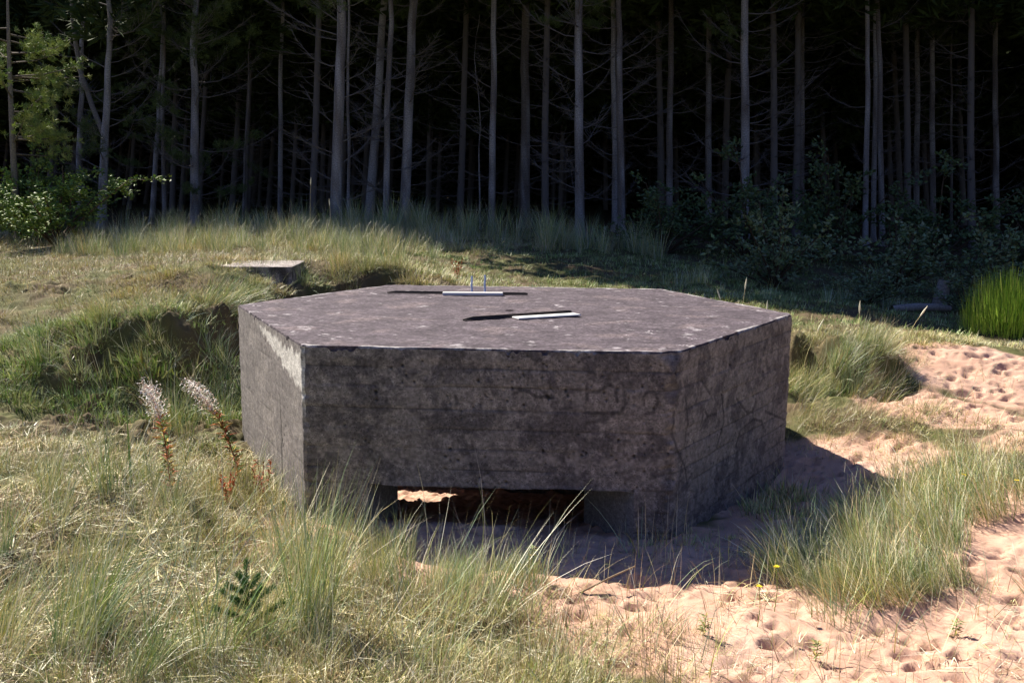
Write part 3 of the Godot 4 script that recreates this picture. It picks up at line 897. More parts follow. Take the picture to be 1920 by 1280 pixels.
func build_wood() -> void:
	rng.seed = 4021
	for k in 12:
		var s := Soup.new()
		bough(s, Vector3.ZERO, Basis.IDENTITY, rr(1.5, 2.3), 0.018, 26, 4)
		branches.append(s.mesh())
	# living boughs: the same, hung with needles
	for k in 4:
		var s := Soup.new()
		for m in 34:
			var t := rr(0.25, 1.0)
			var p := Vector3(1.7 * t, 0.45 * t * t + rr(-0.12, 0.12), rr(-0.45, 0.45) * (1.2 - t))
			var g := rr(0.7, 1.4)
			for n in 26:
				var dir := (rdir() + Vector3(0.5, 0.3, 0)).normalized()
				leaf(s, p + rdir() * 0.05, dir, rdir(), rr(0.07, 0.13), 0.012, Color(0.09 * g, 0.125 * g, 0.04 * g))
		sprays.append(s.mesh())
	crowns = [needle_crown(11, 9.5, 2.1, 2600, 0.15), needle_crown(12, 9.5, 2.4, 2800, 0.2), needle_crown(13, 4.0, 1.2, 420, 0.3)]
	for k in PINES.size():
		var d: Array = PINES[k]
		rng.seed = 700 + k
		var y := ht(d[0], d[1])
		var o := base("pine_tree", Vector3(d[0], y, d[1]), 0.0, d[6], "tree", "pines along the edge of the wood")
		var h: float = d[4]
		mi("trunk", trunk_mesh(k, d[2], h, d[3]), M.bark, o)
		if k == 1:
			var f := Soup.new()
			f.tube([Vector3(0.19, 2.6, 0), Vector3(-0.05, 3.3, 0.05), Vector3(-0.35, 4.3, 0.05), Vector3(-0.5, 5.6, 0), Vector3(-0.45, 8.0, 0)], [0.075, 0.07, 0.06, 0.05, 0.03], 10, Color(0.26, 0.24, 0.22))
			mi("fork", f.mesh(), M.bark, o)
		var low := 0.7 if d[5] > 20 else 1.4
		for b in d[5]:
			var t: float = (b + rng.randf()) / d[5]
			var by: float = low + t * minf(h * 0.62, 8.2)
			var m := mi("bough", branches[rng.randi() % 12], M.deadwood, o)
			var a := rng.randf() * TAU
			# most of the boughs that show spread across the view
			if b % 2 == 0:
				a = (0.0 if rng.randf() < 0.5 else PI) + rr(-0.5, 0.5)
			var sc: float = rr(0.55, 1.05) * clampf(d[2] / 0.12, 0.45, 1.1)
			if (k < 7 and rng.randf() < 0.55) or (by > 5.0 and rng.randf() < 0.35):
				mi("needles", sprays[rng.randi() % 4], M.leaf, m)
			m.transform = Transform3D(Basis(Vector3.UP, a) * Basis(Vector3.BACK, rr(-0.15, 0.4)) * Basis().scaled(Vector3.ONE * sc), Vector3(d[3] * by, by, 0))
		if h > 11.0:
			var c := mi("crown", crowns[k % 2], M.needles, o)
			c.transform = Transform3D(Basis(Vector3.UP, k * 1.7).scaled(Vector3(1, 1, 1) * (h - 6.3) / 9.8), Vector3(d[3] * h * 0.7, 6.6, 0))
		elif h > 7.0:
			var c := mi("crown", crowns[2], M.needles, o)
			c.transform = Transform3D(Basis(Vector3.UP, k * 1.7), Vector3(d[3] * h * 0.7, h - 3.6, 0))
	build_forest_behind()

# the rest of the wood, which reads as one dark mass
func build_forest_behind() -> void:
	rng.seed = 99
	var meshes := []
	var trunks := []
	var works := []
	for k in 3:
		var lean := rr(-0.03, 0.03)
		var tr := Soup.new()
		var bo := Soup.new()
		tr.tube([Vector3(0, -0.3, 0), Vector3(lean * 3.0, 3, 0.05), Vector3(lean * 8.0, 8, 0), Vector3(lean * 14.0, 14, 0)], [0.12, 0.10, 0.08, 0.03], 8, Color.WHITE, false)
		for b in 44:
			var y := 0.6 + 8.0 * b / 44.0
			bough(bo, Vector3(lean * y, y, 0), Basis(Vector3.UP, rng.randf() * TAU) * Basis(Vector3.BACK, rr(-0.3, 0.2)), rr(0.9, 1.9), 0.016, 7, 3)
		trunks.append(tr.mesh())
		works.append(bo.mesh())
		var both := Soup.new()
		for q in [tr, bo]:
			var off := both.v.size()
			both.v.append_array(q.v)
			both.n.append_array(q.n)
			both.c.append_array(q.c)
			for n in q.ix:
				both.ix.append(n + off)
		meshes.append(both.mesh())
	var places := [[], [], []]
	var tops := []
	var z := -26.5
	while z > -85.0:
		var x := -62.0
		while x < 62.0:
			var p := Vector2(x + rr(-0.9, 0.9), z + rr(-0.9, 0.9))
			x += 2.8
			# the open ground that lets the sun in on the left
			var u := 0.79 * p.x + 0.61 * p.y
			var w := 0.61 * p.x - 0.79 * p.y
			if w < 10.2 and u > -36.0:
				continue
			if absf(p.x) > 16.0 + (-p.y) * 0.62:
				continue
			if absf(p.x - 13.0) < 2.0 and p.y > -30.0:
				continue
			var sc := rr(0.85, 1.2)
			var t := Transform3D(Basis(Vector3.BACK, 0.0062 * p.x) * Basis(Vector3.UP, rng.randf() * TAU).scaled(Vector3(sc, sc, sc)), Vector3(p.x, land(p.x, p.y) - 0.05, p.y))
			if rng.randf() < (0.15 if p.y > -34.0 else 0.5):
				var kind := rng.randi() % 3
				if p.y > -42.0 and absf(p.x) < 1.0 + (7.4 - p.y) * 0.5:
					deep_tree(t, trunks[kind], works[kind])
				else:
					places[kind].append(t)
			var low := p.y < -58.0
			tops.append(Transform3D(t.basis * Basis().scaled(Vector3(1.05, 1.7 if low else 1.05, 1.05)), t.origin + Vector3(0, 0.2 if low else (6.0 if p.y > -33.0 else 4.0) * sc, 0)))
		z -= 2.7
	# trees beyond the right edge of the picture, whose shade falls into it
	for q in [[14.5, -20], [16.5, -17], [17.5, -21], [19, -15], [20, -19], [15.5, -23.5], [17, -25], [12.0, -23.0], [7.0, -23.5], [-3.2, -24.5], [-7.4, -22.5], [-0.4, -22.0], [6.3, -23.0], [10.6, -24.5]]:
		var t := Transform3D(Basis(Vector3.BACK, 0.0062 * q[0]) * Basis(Vector3.UP, q[0] * 3.0), Vector3(q[0], land(q[0], q[1]), q[1]))
		if q[0] < 14.0:
			deep_tree(t, trunks[1], works[1])
		else:
			places[0].append(t)
		tops.append(Transform3D(t.basis * 1.1, t.origin + Vector3(0, 6.3, 0)))
	# say which one each is: counted across the view from the left
	deep.sort_custom(func(a, b): return a.position.x / (7.4 - a.position.z) < b.position.x / (7.4 - b.position.z))
	for k in deep.size():
		var left := k < deep.size() / 2
		var n := k + 1 if left else deep.size() - k
		var nth := "%d%s" % [n, "st" if n % 10 == 1 and n != 11 else "nd" if n % 10 == 2 and n != 12 else "rd" if n % 10 == 3 and n != 13 else "th"]
		deep[k].set_meta("label", "dim bare conifer deep in the wood, %s such trunk from the %s edge" % [nth, "left" if left else "right"])
	for k in 3:
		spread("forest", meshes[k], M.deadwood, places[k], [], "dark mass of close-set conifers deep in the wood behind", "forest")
	spread("forest_canopy", crowns[1], M.needles, tops, [], "closed dark green conifer canopy over the wood", "canopy")

var deep := []

func deep_tree(t: Transform3D, trunk: Mesh, work: Mesh) -> void:
	var o := base("pine_tree", Vector3.ZERO, 0.0, "dim bare-boughed conifer standing deeper in the wood behind the front row", "tree", "conifers deeper in the wood")
	o.transform = t
	deep.append(o)
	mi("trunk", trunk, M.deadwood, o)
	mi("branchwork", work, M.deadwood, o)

func spread(called: String, mesh: Mesh, m: Material, places: Array, tints: Array, label: String, category: String) -> void:
	if places.is_empty():
		return
	var mm := MultiMesh.new()
	mm.transform_format = MultiMesh.TRANSFORM_3D
	mm.use_colors = tints.size() > 0
	mm.mesh = mesh
	mm.instance_count = places.size()
	for i in places.size():
		mm.set_instance_transform(i, places[i])
		if tints.size() > 0:
			mm.set_instance_color(i, tints[i])
	var o := MultiMeshInstance3D.new()
	o.name = numbered(called)
	o.multimesh = mm
	o.material_override = m
	add_child(o)
	tag(o, label, category, "", "stuff")

# ---------------------------------------------------------------- grass and plants

const STRAW := Color(0.64, 0.55, 0.29)
const PALE := Color(0.78, 0.74, 0.55)
const GREEN := Color(0.19, 0.28, 0.085)
const BLUE_GREEN := Color(0.27, 0.36, 0.21)
const YELLOW_GREEN := Color(0.42, 0.45, 0.14)
const BROWN := Color(0.20, 0.13, 0.065)

func blade(s: Soup, root: Vector3, az: float, len: float, lean: float, droop: float, width: float, col: Color, segs := 4) -> void:
	var k := s.v.size()
	var dir := Vector3(cos(az), 0, sin(az))
	var side := Vector3(-sin(az + rr(-0.8, 0.8)), 0, cos(az + rr(-0.8, 0.8))).normalized()
	var p := root
	for i in segs + 1:
		var t := float(i) / segs
		var w := width * (1.0 - pow(t, 1.6)) * 0.5
		if i == segs:
			s.v.append(p)
			s.c.append(col)
		else:
			s.v.append(p - side * w)
			s.v.append(p + side * w)
			s.c.append(col)
			s.c.append(col)
			var th := lean + droop * (t + 0.5 / segs) * (t + 0.5 / segs)
			p += (Vector3.UP * cos(th) + dir * sin(th)) * len / segs
	for i in segs:
		var a := k + i * 2
		if i == segs - 1:
			s.ix.append_array(PackedInt32Array([a, a + 1, a + 2]))
		else:
			s.ix.append_array(PackedInt32Array([a, a + 1, a + 3, a, a + 3, a + 2]))

func pick(pal: Array) -> Color:
	var c: Color = pal[rng.randi() % pal.size()]
	var g := rr(0.75, 1.25)
	return Color(c.r * g, c.g * g * rr(0.94, 1.06), c.b * g)

func tuft(count: int, radius: float, lmin: float, lmax: float, lean_max: float, droop_max: float, width: float, pal: Array) -> ArrayMesh:
	var s := Soup.new()
	for k in count:
		var a := rng.randf() * TAU
		var r := radius * sqrt(rng.randf())
		var az := a + rr(-1.0, 1.0)
		blade(s, Vector3(cos(a) * r, -0.02, sin(a) * r), az, rr(lmin, lmax), rr(0.02, lean_max), rr(0.05, droop_max), width * rr(0.7, 1.3), pick(pal))
	return s.mesh()

var kinds := {}
var sown := {}

func make_kinds() -> void:
	rng.seed = 31
	for k in 3:
		kinds["turf%d" % k] = tuft(46, 0.19, 0.04, 0.16, 1.5, 0.9, 0.0055, [STRAW, STRAW, PALE, YELLOW_GREEN, GREEN, BROWN])
		kinds["moss%d" % k] = tuft(44, 0.16, 0.03, 0.10, 1.2, 0.8, 0.006, [GREEN, YELLOW_GREEN, GREEN, BROWN, STRAW])
		kinds["straw%d" % k] = tuft(26, 0.16, 0.14, 0.46, 0.9, 1.2, 0.004, [STRAW, PALE, STRAW, YELLOW_GREEN, GREEN, BROWN])
		kinds["marram%d" % k] = tuft(60, 0.10, 0.35, 0.85, 0.45, 1.0, 0.0055, [BLUE_GREEN, GREEN, YELLOW_GREEN, STRAW, PALE, BLUE_GREEN])
		kinds["clump%d" % k] = tuft(50, 0.11, 0.22, 0.50, 0.45, 0.9, 0.005, [PALE, STRAW, YELLOW_GREEN, BLUE_GREEN, PALE, GREEN])
		kinds["sparse%d" % k] = tuft(5, 0.12, 0.12, 0.42, 0.9, 0.9, 0.004, [STRAW, PALE, YELLOW_GREEN, BROWN, BLUE_GREEN])
		kinds["long%d" % k] = tuft(16, 0.12, 0.45, 1.0, 0.95, 0.9, 0.0048, [PALE, STRAW, PALE, YELLOW_GREEN, BLUE_GREEN])
		kinds["debris%d" % k] = litter_mesh()

# bits of dead stalk lying about
func litter_mesh() -> ArrayMesh:
	var s := Soup.new()
	for k in 14:
		var a := rng.randf() * TAU
		var r := 0.2 * sqrt(rng.randf())
		blade(s, Vector3(cos(a) * r, 0.006, sin(a) * r), rng.randf() * TAU, rr(0.05, 0.22), 1.45, rr(-0.1, 0.15), rr(0.003, 0.006), pick([STRAW, PALE, BROWN, BROWN]), 3)
	return s.mesh()

func land_slope(x: float, z: float) -> float:
	var h := ht(x, z)
	return Vector2(ht(x + 0.12, z) - h, ht(x, z + 0.12) - h).length() / 0.12

# scatter COUNT tufts of a kind over an ellipse
func sow(kind: String, cx: float, cz: float, rx: float, rz: float, count: int, smin: float, smax: float, most_sand := 0.45, tilt := Vector2.ZERO, turn := 0.0, green := 0.0) -> void:
	for i in count:
		var a := rng.randf() * TAU
		var r := sqrt(rng.randf())
		var ex := cos(a) * r * rx
		var ez := sin(a) * r * rz
		var x := cx + ex * cos(turn) - ez * sin(turn)
		var z := cz + ex * sin(turn) + ez * cos(turn)
		if inside_hex(Vector2(x, z)) > -0.06:
			continue
		if most_sand < 1.0 and sand(x, z) > most_sand + 0.2 * rng.randf():
			continue
		# leave bare patches
		if most_sand < 1.0 and n_mid.get_noise_2d(x * 1.3 + 21.0, z * 1.3) < -0.32 and rng.randf() < 0.75:
			continue
		var steep := absf(land_slope(x, z))
		if most_sand < 1.0 and rng.randf() < smoothstep(0.7, 1.6, steep) * 0.5:
			continue
		if Vector2((x + 2.2) / 1.15, (z + 5.75) / 1.5).length() < 1.0 and rng.randf() < 0.8:
			continue
		var cl := n_mid.get_noise_2d(x * 2.1 + 3.0, z * 2.1)
		if most_sand < 1.0 and rng.randf() < 0.45 - 1.3 * cl:
			continue
		var sc := rr(smin, smax) * (1.0 + 0.8 * cl)
		var b := Basis(Vector3.UP, rng.randf() * TAU)
		b = Basis(Vector3(0, 0, 1), -tilt.x * rr(0.6, 1.4)) * Basis(Vector3(1, 0, 0), tilt.y * rr(0.6, 1.4)) * b
		var key := "%s%d" % [kind, rng.randi() % 3]
		if not sown.has(key):
			sown[key] = [[], []]
		sown[key][0].append(Transform3D(b.scaled(Vector3.ONE * sc), Vector3(x, ht(x, z), z)))
		var p := n_mid.get_noise_2d(x * 0.9, z * 0.9 + 77.0)
		var t := Color(1.0 - 0.25 * green + 0.12 * p, 1.0, 1.0 - 0.1 * p - 0.1 * green) * rr(0.8, 1.1)
		t.a = 1.0
		sown[key][1].append(t)

func build_grass() -> void:
	make_kinds()
	rng.seed = 555
	# lit field on the left
	sow("turf", -7.0, -8.5, 6.5, 4.6, 5600, 0.56, 1.05)
	sow("turf", -9.0, -15.5, 9.0, 4.5, 4000, 0.62, 1.24)
	sow("straw", -7.0, -9.0, 6.0, 5.0, 630, 0.42, 0.77)
	sow("straw", -8.0, -15.5, 8.0, 3.5, 1400, 0.59, 1.1)
	sow("turf", -4.0, -5.2, 1.6, 1.2, 1040, 0.56, 0.99)
	sow("turf", -3.2, -8.2, 2.2, 1.7, 1120, 0.56, 0.99)
	sow("straw", -2.6, -7.2, 1.3, 0.5, 168, 0.59, 0.94)
	# bank face
	sow("turf", -5.2, -3.3, 2.6, 0.9, 1360, 0.5, 0.93, 0.45, Vector2.ZERO, 0.0, 0.7)
	sow("moss", -4.6, -3.2, 2.0, 0.8, 500, 1.0, 2.0, 0.45, Vector2.ZERO, 0.0, 0.6)
	sow("moss", -3.1, -4.2, 0.6, 1.6, 260, 1.0, 2.0, 0.45, Vector2.ZERO, 0.0, 0.6)
	sow("straw", -5.2, -3.1, 2.6, 0.9, 161, 0.51, 0.94, 0.45, Vector2(0.2, 0.35), 0.0, 0.7)
	sow("straw", -3.5, -4.6, 0.7, 1.3, 109, 0.59, 1.02, 0.45, Vector2(0.5, 0.2), 0.0, 0.8)
	sow("straw", -2.9, -6.4, 1.0, 0.6, 140, 0.59, 1.02, 0.45, Vector2(0.2, 0.5), 0.0, 0.8)
	sow("marram", -3.9, -2.4, 1.0, 0.6, 16, 0.6, 0.9, 0.45, Vector2(0.0, 0.2))
	sow("clump", -4.3, -3.45, 1.4, 0.5, 150, 0.6, 1.0, 0.45, Vector2(0.2, 0.9))
	sow("clump", -3.45, -4.6, 0.35, 1.1, 70, 0.6, 1.0, 0.45, Vector2(0.8, 0.2))
	sow("clump", -2.5, -7.7, 0.9, 0.3, 30, 0.6, 1.0, 0.45, Vector2(0.1, 0.6))
	sow("clump", -6.0, -12.5, 4.0, 1.5, 260, 0.7, 1.2)
	sow("long", -7.0, -15.5, 5.0, 1.5, 120, 0.6, 0.9)
	# hollow and foreground on the left
	sow("turf", -3.9, -0.7, 2.0, 1.3, 1200, 0.56, 0.99)
	sow("straw", -3.6, -0.5, 1.8, 1.2, 125, 0.51, 0.94)
	sow("turf", -2.6, 1.5, 2.0, 1.4, 720, 0.5, 0.93)
	sow("straw", -2.4, 1.5, 1.8, 1.4, 163, 0.59, 1.02)
	sow("debris", -2.4, 1.4, 2.2, 1.6, 900, 0.8, 1.6)
	sow("debris", -3.8, -0.6, 2.0, 1.2, 500, 0.8, 1.6)
	sow("marram", -3.0, 0.3, 0.9, 0.9, 26, 0.5, 0.8)
	sow("marram", -1.9, 2.1, 0.9, 0.5, 24, 0.5, 0.85, 0.45, Vector2(0.35, 0.0))
	sow("straw", -0.5, 1.75, 1.05, 0.7, 140, 0.45, 0.75, 0.9)
	sow("turf", -0.4, 1.7, 1.1, 0.75, 336, 0.5, 0.87, 0.8)
	sow("turf", -0.6, 2.45, 1.6, 0.4, 420, 0.6, 1.0, 1.0)
	sow("straw", -0.6, 2.45, 1.6, 0.4, 130, 0.5, 0.8, 1.0)
	sow("debris", -0.4, 2.1, 1.4, 0.7, 160, 0.8, 1.4, 1.0)
	sow("sparse", 0.6, 2.3, 0.9, 0.5, 60, 0.7, 1.2, 2.0)
	sow("clump", -0.1, 1.15, 0.65, 0.28, 34, 0.5, 0.85, 1.0)
	sow("long", -2.3, 1.6, 1.7, 1.1, 95, 0.55, 1.0, 1.0, Vector2(0.35, 0.0))
	sow("long", -3.4, -0.1, 1.4, 0.9, 40, 0.5, 0.8, 1.0, Vector2(0.3, 0.0))
	sow("long", -0.5, 1.8, 0.9, 0.6, 42, 0.5, 0.9, 1.0, Vector2(0.3, 0.0))
	sow("clump", -1.0, 0.75, 0.6, 0.35, 24, 0.6, 1.0, 1.0)
	sow("turf", -1.3, 0.6, 0.8, 0.5, 208, 0.5, 0.87, 1.0)
	sow("straw", -2.0, -0.4, 0.5, 0.9, 112, 0.51, 0.94, 1.0)
	sow("straw", 0.9, 2.0, 0.7, 0.45, 56, 0.51, 0.85, 1.0)
	# shaded green beyond the pillbox
	sow("moss", 0.5, -11.5, 5.5, 4.0, 2520, 0.7, 1.4, 0.45, Vector2.ZERO, 0.0, 0.6)
	sow("moss", 5.0, -9.5, 4.5, 3.0, 1440, 0.7, 1.33, 0.45, Vector2.ZERO, 0.0, 0.6)
	sow("turf", 0.5, -9.0, 3.5, 1.5, 720, 0.5, 0.87, 0.45, Vector2.ZERO, 0.0, 0.5)
	sow("moss", 3.0, -16.5, 8.0, 3.5, 1440, 0.84, 1.54, 0.45, Vector2.ZERO, 0.0, 0.6)
	# tall pale grass along the foot of the wood
	sow("marram", -2.5, -17.0, 3.5, 0.7, 170, 0.75, 1.15, 0.5, Vector2.ZERO, 0.05)
	sow("marram", 1.2, -15.5, 1.6, 0.9, 60, 0.7, 1.1)
	sow("marram", -8.0, -17.2, 4.5, 0.9, 150, 0.6, 1.0)
	sow("clump", -4.5, -15.0, 2.5, 1.5, 120, 0.7, 1.2)
	sow("clump", 4.5, -10.5, 2.5, 1.0, 37, 0.5, 0.9, 0.45, Vector2.ZERO, 0.0, 0.5)
	# right: shaggy bank, dry slope, wind-combed clump
	sow("straw", 3.85, -4.75, 0.95, 0.45, 150, 0.5, 0.8, 1.0, Vector2(0.1, 0.35))
	sow("clump", 3.75, -4.35, 0.8, 0.35, 82, 0.55, 0.85, 1.0, Vector2(0.2, 0.7))
	sow("turf", 4.3, -5.6, 1.6, 0.5, 336, 0.5, 0.87, 1.0)
	sow("straw", 3.6, -3.3, 0.9, 0.5, 67, 0.42, 0.77, 1.0, Vector2(0.3, 0.3))
	sow("turf", 3.9, -2.9, 1.1, 0.6, 121, 0.5, 0.81, 1.0)
	sow("turf", 4.7, -1.7, 1.3, 0.5, 208, 0.5, 0.87, 1.0, Vector2.ZERO, 0.3)
	sow("straw", 4.6, -1.5, 1.3, 0.55, 138, 0.51, 0.85, 1.0, Vector2(-0.2, 0.1), 0.3)
	sow("clump", 3.9, -0.75, 0.7, 0.45, 52, 0.8, 1.15, 1.0, Vector2(-0.35, 0.0))
	sow("clump", 2.62, 0.75, 0.62, 0.42, 84, 0.6, 0.92, 1.0, Vector2(-0.5, 0.05))
	sow("straw", 2.7, 0.7, 0.75, 0.5, 82, 0.51, 0.77, 1.0, Vector2(-0.4, 0.0))
	sow("clump", 3.1, -0.1, 0.5, 0.5, 45, 0.7, 1.0, 1.0, Vector2(-0.4, 0.0))
	sow("clump", 4.0, 1.0, 0.5, 0.3, 18, 0.5, 0.8, 1.0, Vector2(-0.4, 0.0))
	sow("turf", 6.5, -5.9, 2.0, 0.5, 336, 0.5, 0.81, 1.0)
	# thin growth in the sand
	sow("sparse", 2.2, 1.6, 2.2, 0.9, 170, 0.6, 1.1, 2.0)
	sow("sparse", 1.6, 0.35, 1.4, 0.4, 60, 0.6, 1.0, 2.0)
	sow("moss", 1.9, 0.05, 1.0, 0.35, 42, 0.63, 1.05, 2.0)
	sow("moss", 2.5, -1.2, 0.5, 1.1, 150, 0.8, 1.5, 2.0, Vector2.ZERO, -0.5)
	sow("sparse", 2.7, -1.0, 0.6, 1.2, 50, 0.6, 1.0, 2.0)
	sow("sparse", 5.0, -3.4, 1.6, 1.0, 70, 0.5, 0.9, 2.0)
	sow("debris", 5.2, -3.6, 1.8, 1.0, 60, 0.4, 0.9, 2.0)
	sow("debris", 2.3, 1.5, 2.2, 0.9, 150, 0.5, 1.0, 2.0)
	var about := {"turf": "short dry yellow-green turf covering the sunlit dune bank", "moss": "short mossy green sward in the shade behind the pillbox", "straw": "thin straw-coloured grass stalks over banks and foreground", "marram": "tall blue-green dune grass along the foot of the wood", "clump": "wind-combed pale grass thickening on the sandy slopes", "sparse": "single grass blades scattered over the bare sand", "long": "long pale arching grass blades in the left foreground", "debris": "dead grass stalks lying on the sandy foreground"}
	for key in sown:
		var kind: String = key.left(-1)
		spread({"turf": "turf_grass", "moss": "mossy_grass", "straw": "straw_grass", "marram": "dune_grass", "clump": "pale_grass", "sparse": "sparse_grass", "debris": "grass_litter", "long": "long_grass"}[kind], kinds[key], M.grass, sown[key][0], sown[key][1], about[kind], "grass")

# a leaf: a folded lozenge
func leaf(s: Soup, at: Vector3, dir: Vector3, up: Vector3, len: float, wide: float, col: Color) -> void:
	var side := dir.cross(up).normalized()
	var nrm := side.cross(dir).normalized()
	var k := s.v.size()
	var m := at + dir * len * 0.45
	s.v.append_array(PackedVector3Array([at, m + side * wide * 0.5 + nrm * wide * 0.15, at + dir * len - nrm * len * 0.08, m - side * wide * 0.5 + nrm * wide * 0.15]))
	s.c.append_array(PackedColorArray([col, col, col, col]))
	s.ix.append_array(PackedInt32Array([k, k + 1, k + 2, k, k + 2, k + 3]))

func rdir() -> Vector3:
	return Vector3(rng.randfn(), rng.randfn(), rng.randfn()).normalized()

# leafy shrub: stems rising from the foot, leaves gathered on shoots; unit size about 1 m high and 1.2 m wide
func shrub_meshes(sd: int, leaves: int, leaf_len: float, pal: Array) -> Array:
	rng.seed = sd
	var st := Soup.new()
	var fo := Soup.new()
	var ends := []
	for k in 16:
		var a := TAU * k / 16.0 + rr(-0.2, 0.2)
		var outw := rr(0.05, 0.8)
		var h := rr(0.3, 1.2) * (1.15 - outw * 0.5)
		var pts := []
		for m in 5:
			var t := m / 4.0
			pts.append(Vector3(cos(a) * outw * pow(t, 1.2), h * t, sin(a) * outw * pow(t, 1.2)) + rdir() * 0.02 * t)
		st.tube(pts, [0.014, 0.011, 0.009, 0.006, 0.003], 4, Color(0.14, 0.10, 0.07), false)
		for m in 6:
			var t := rr(0.35, 1.0)
			var i := mini(int(t * 4.0), 3)
			var p: Vector3 = pts[i].lerp(pts[i + 1], t * 4.0 - i)
			var q := p + (rdir() + Vector3(cos(a) * 0.6, 0.5, sin(a) * 0.6)).normalized() * rr(0.10, 0.26)
			st.tube([p, q], [0.005, 0.002], 3, Color(0.14, 0.10, 0.07), false)
			ends.append([p, q])
	for k in leaves:
		var e: Array = ends[rng.randi() % ends.size()]
		var p: Vector3 = e[0].lerp(e[1], rr(0.1, 1.15)) + rdir() * rr(0.0, 0.07)
		leaf(fo, p, (rdir() + Vector3(0, 0.3, 0) + p * 0.5).normalized(), rdir(), leaf_len * rr(0.6, 1.3), leaf_len * rr(0.4, 0.7), pick(pal))
	return [st.mesh(), fo.mesh()]

func put_shrub(meshes: Array, x: float, z: float, high: float, wide: float, label: String, group: String, called := "leafy_shrub") -> Node3D:
	var o := base(called, Vector3(x, ht(x, z) - 0.03, z), x * 2.0 + z, label, "shrub", group)
	o.scale = Vector3(wide / 1.2, high, wide / 1.2)
	mi("stems", meshes[0], M.twig, o).name = "stem"
	mi("foliage", meshes[1], M.leaf, o)
	return o

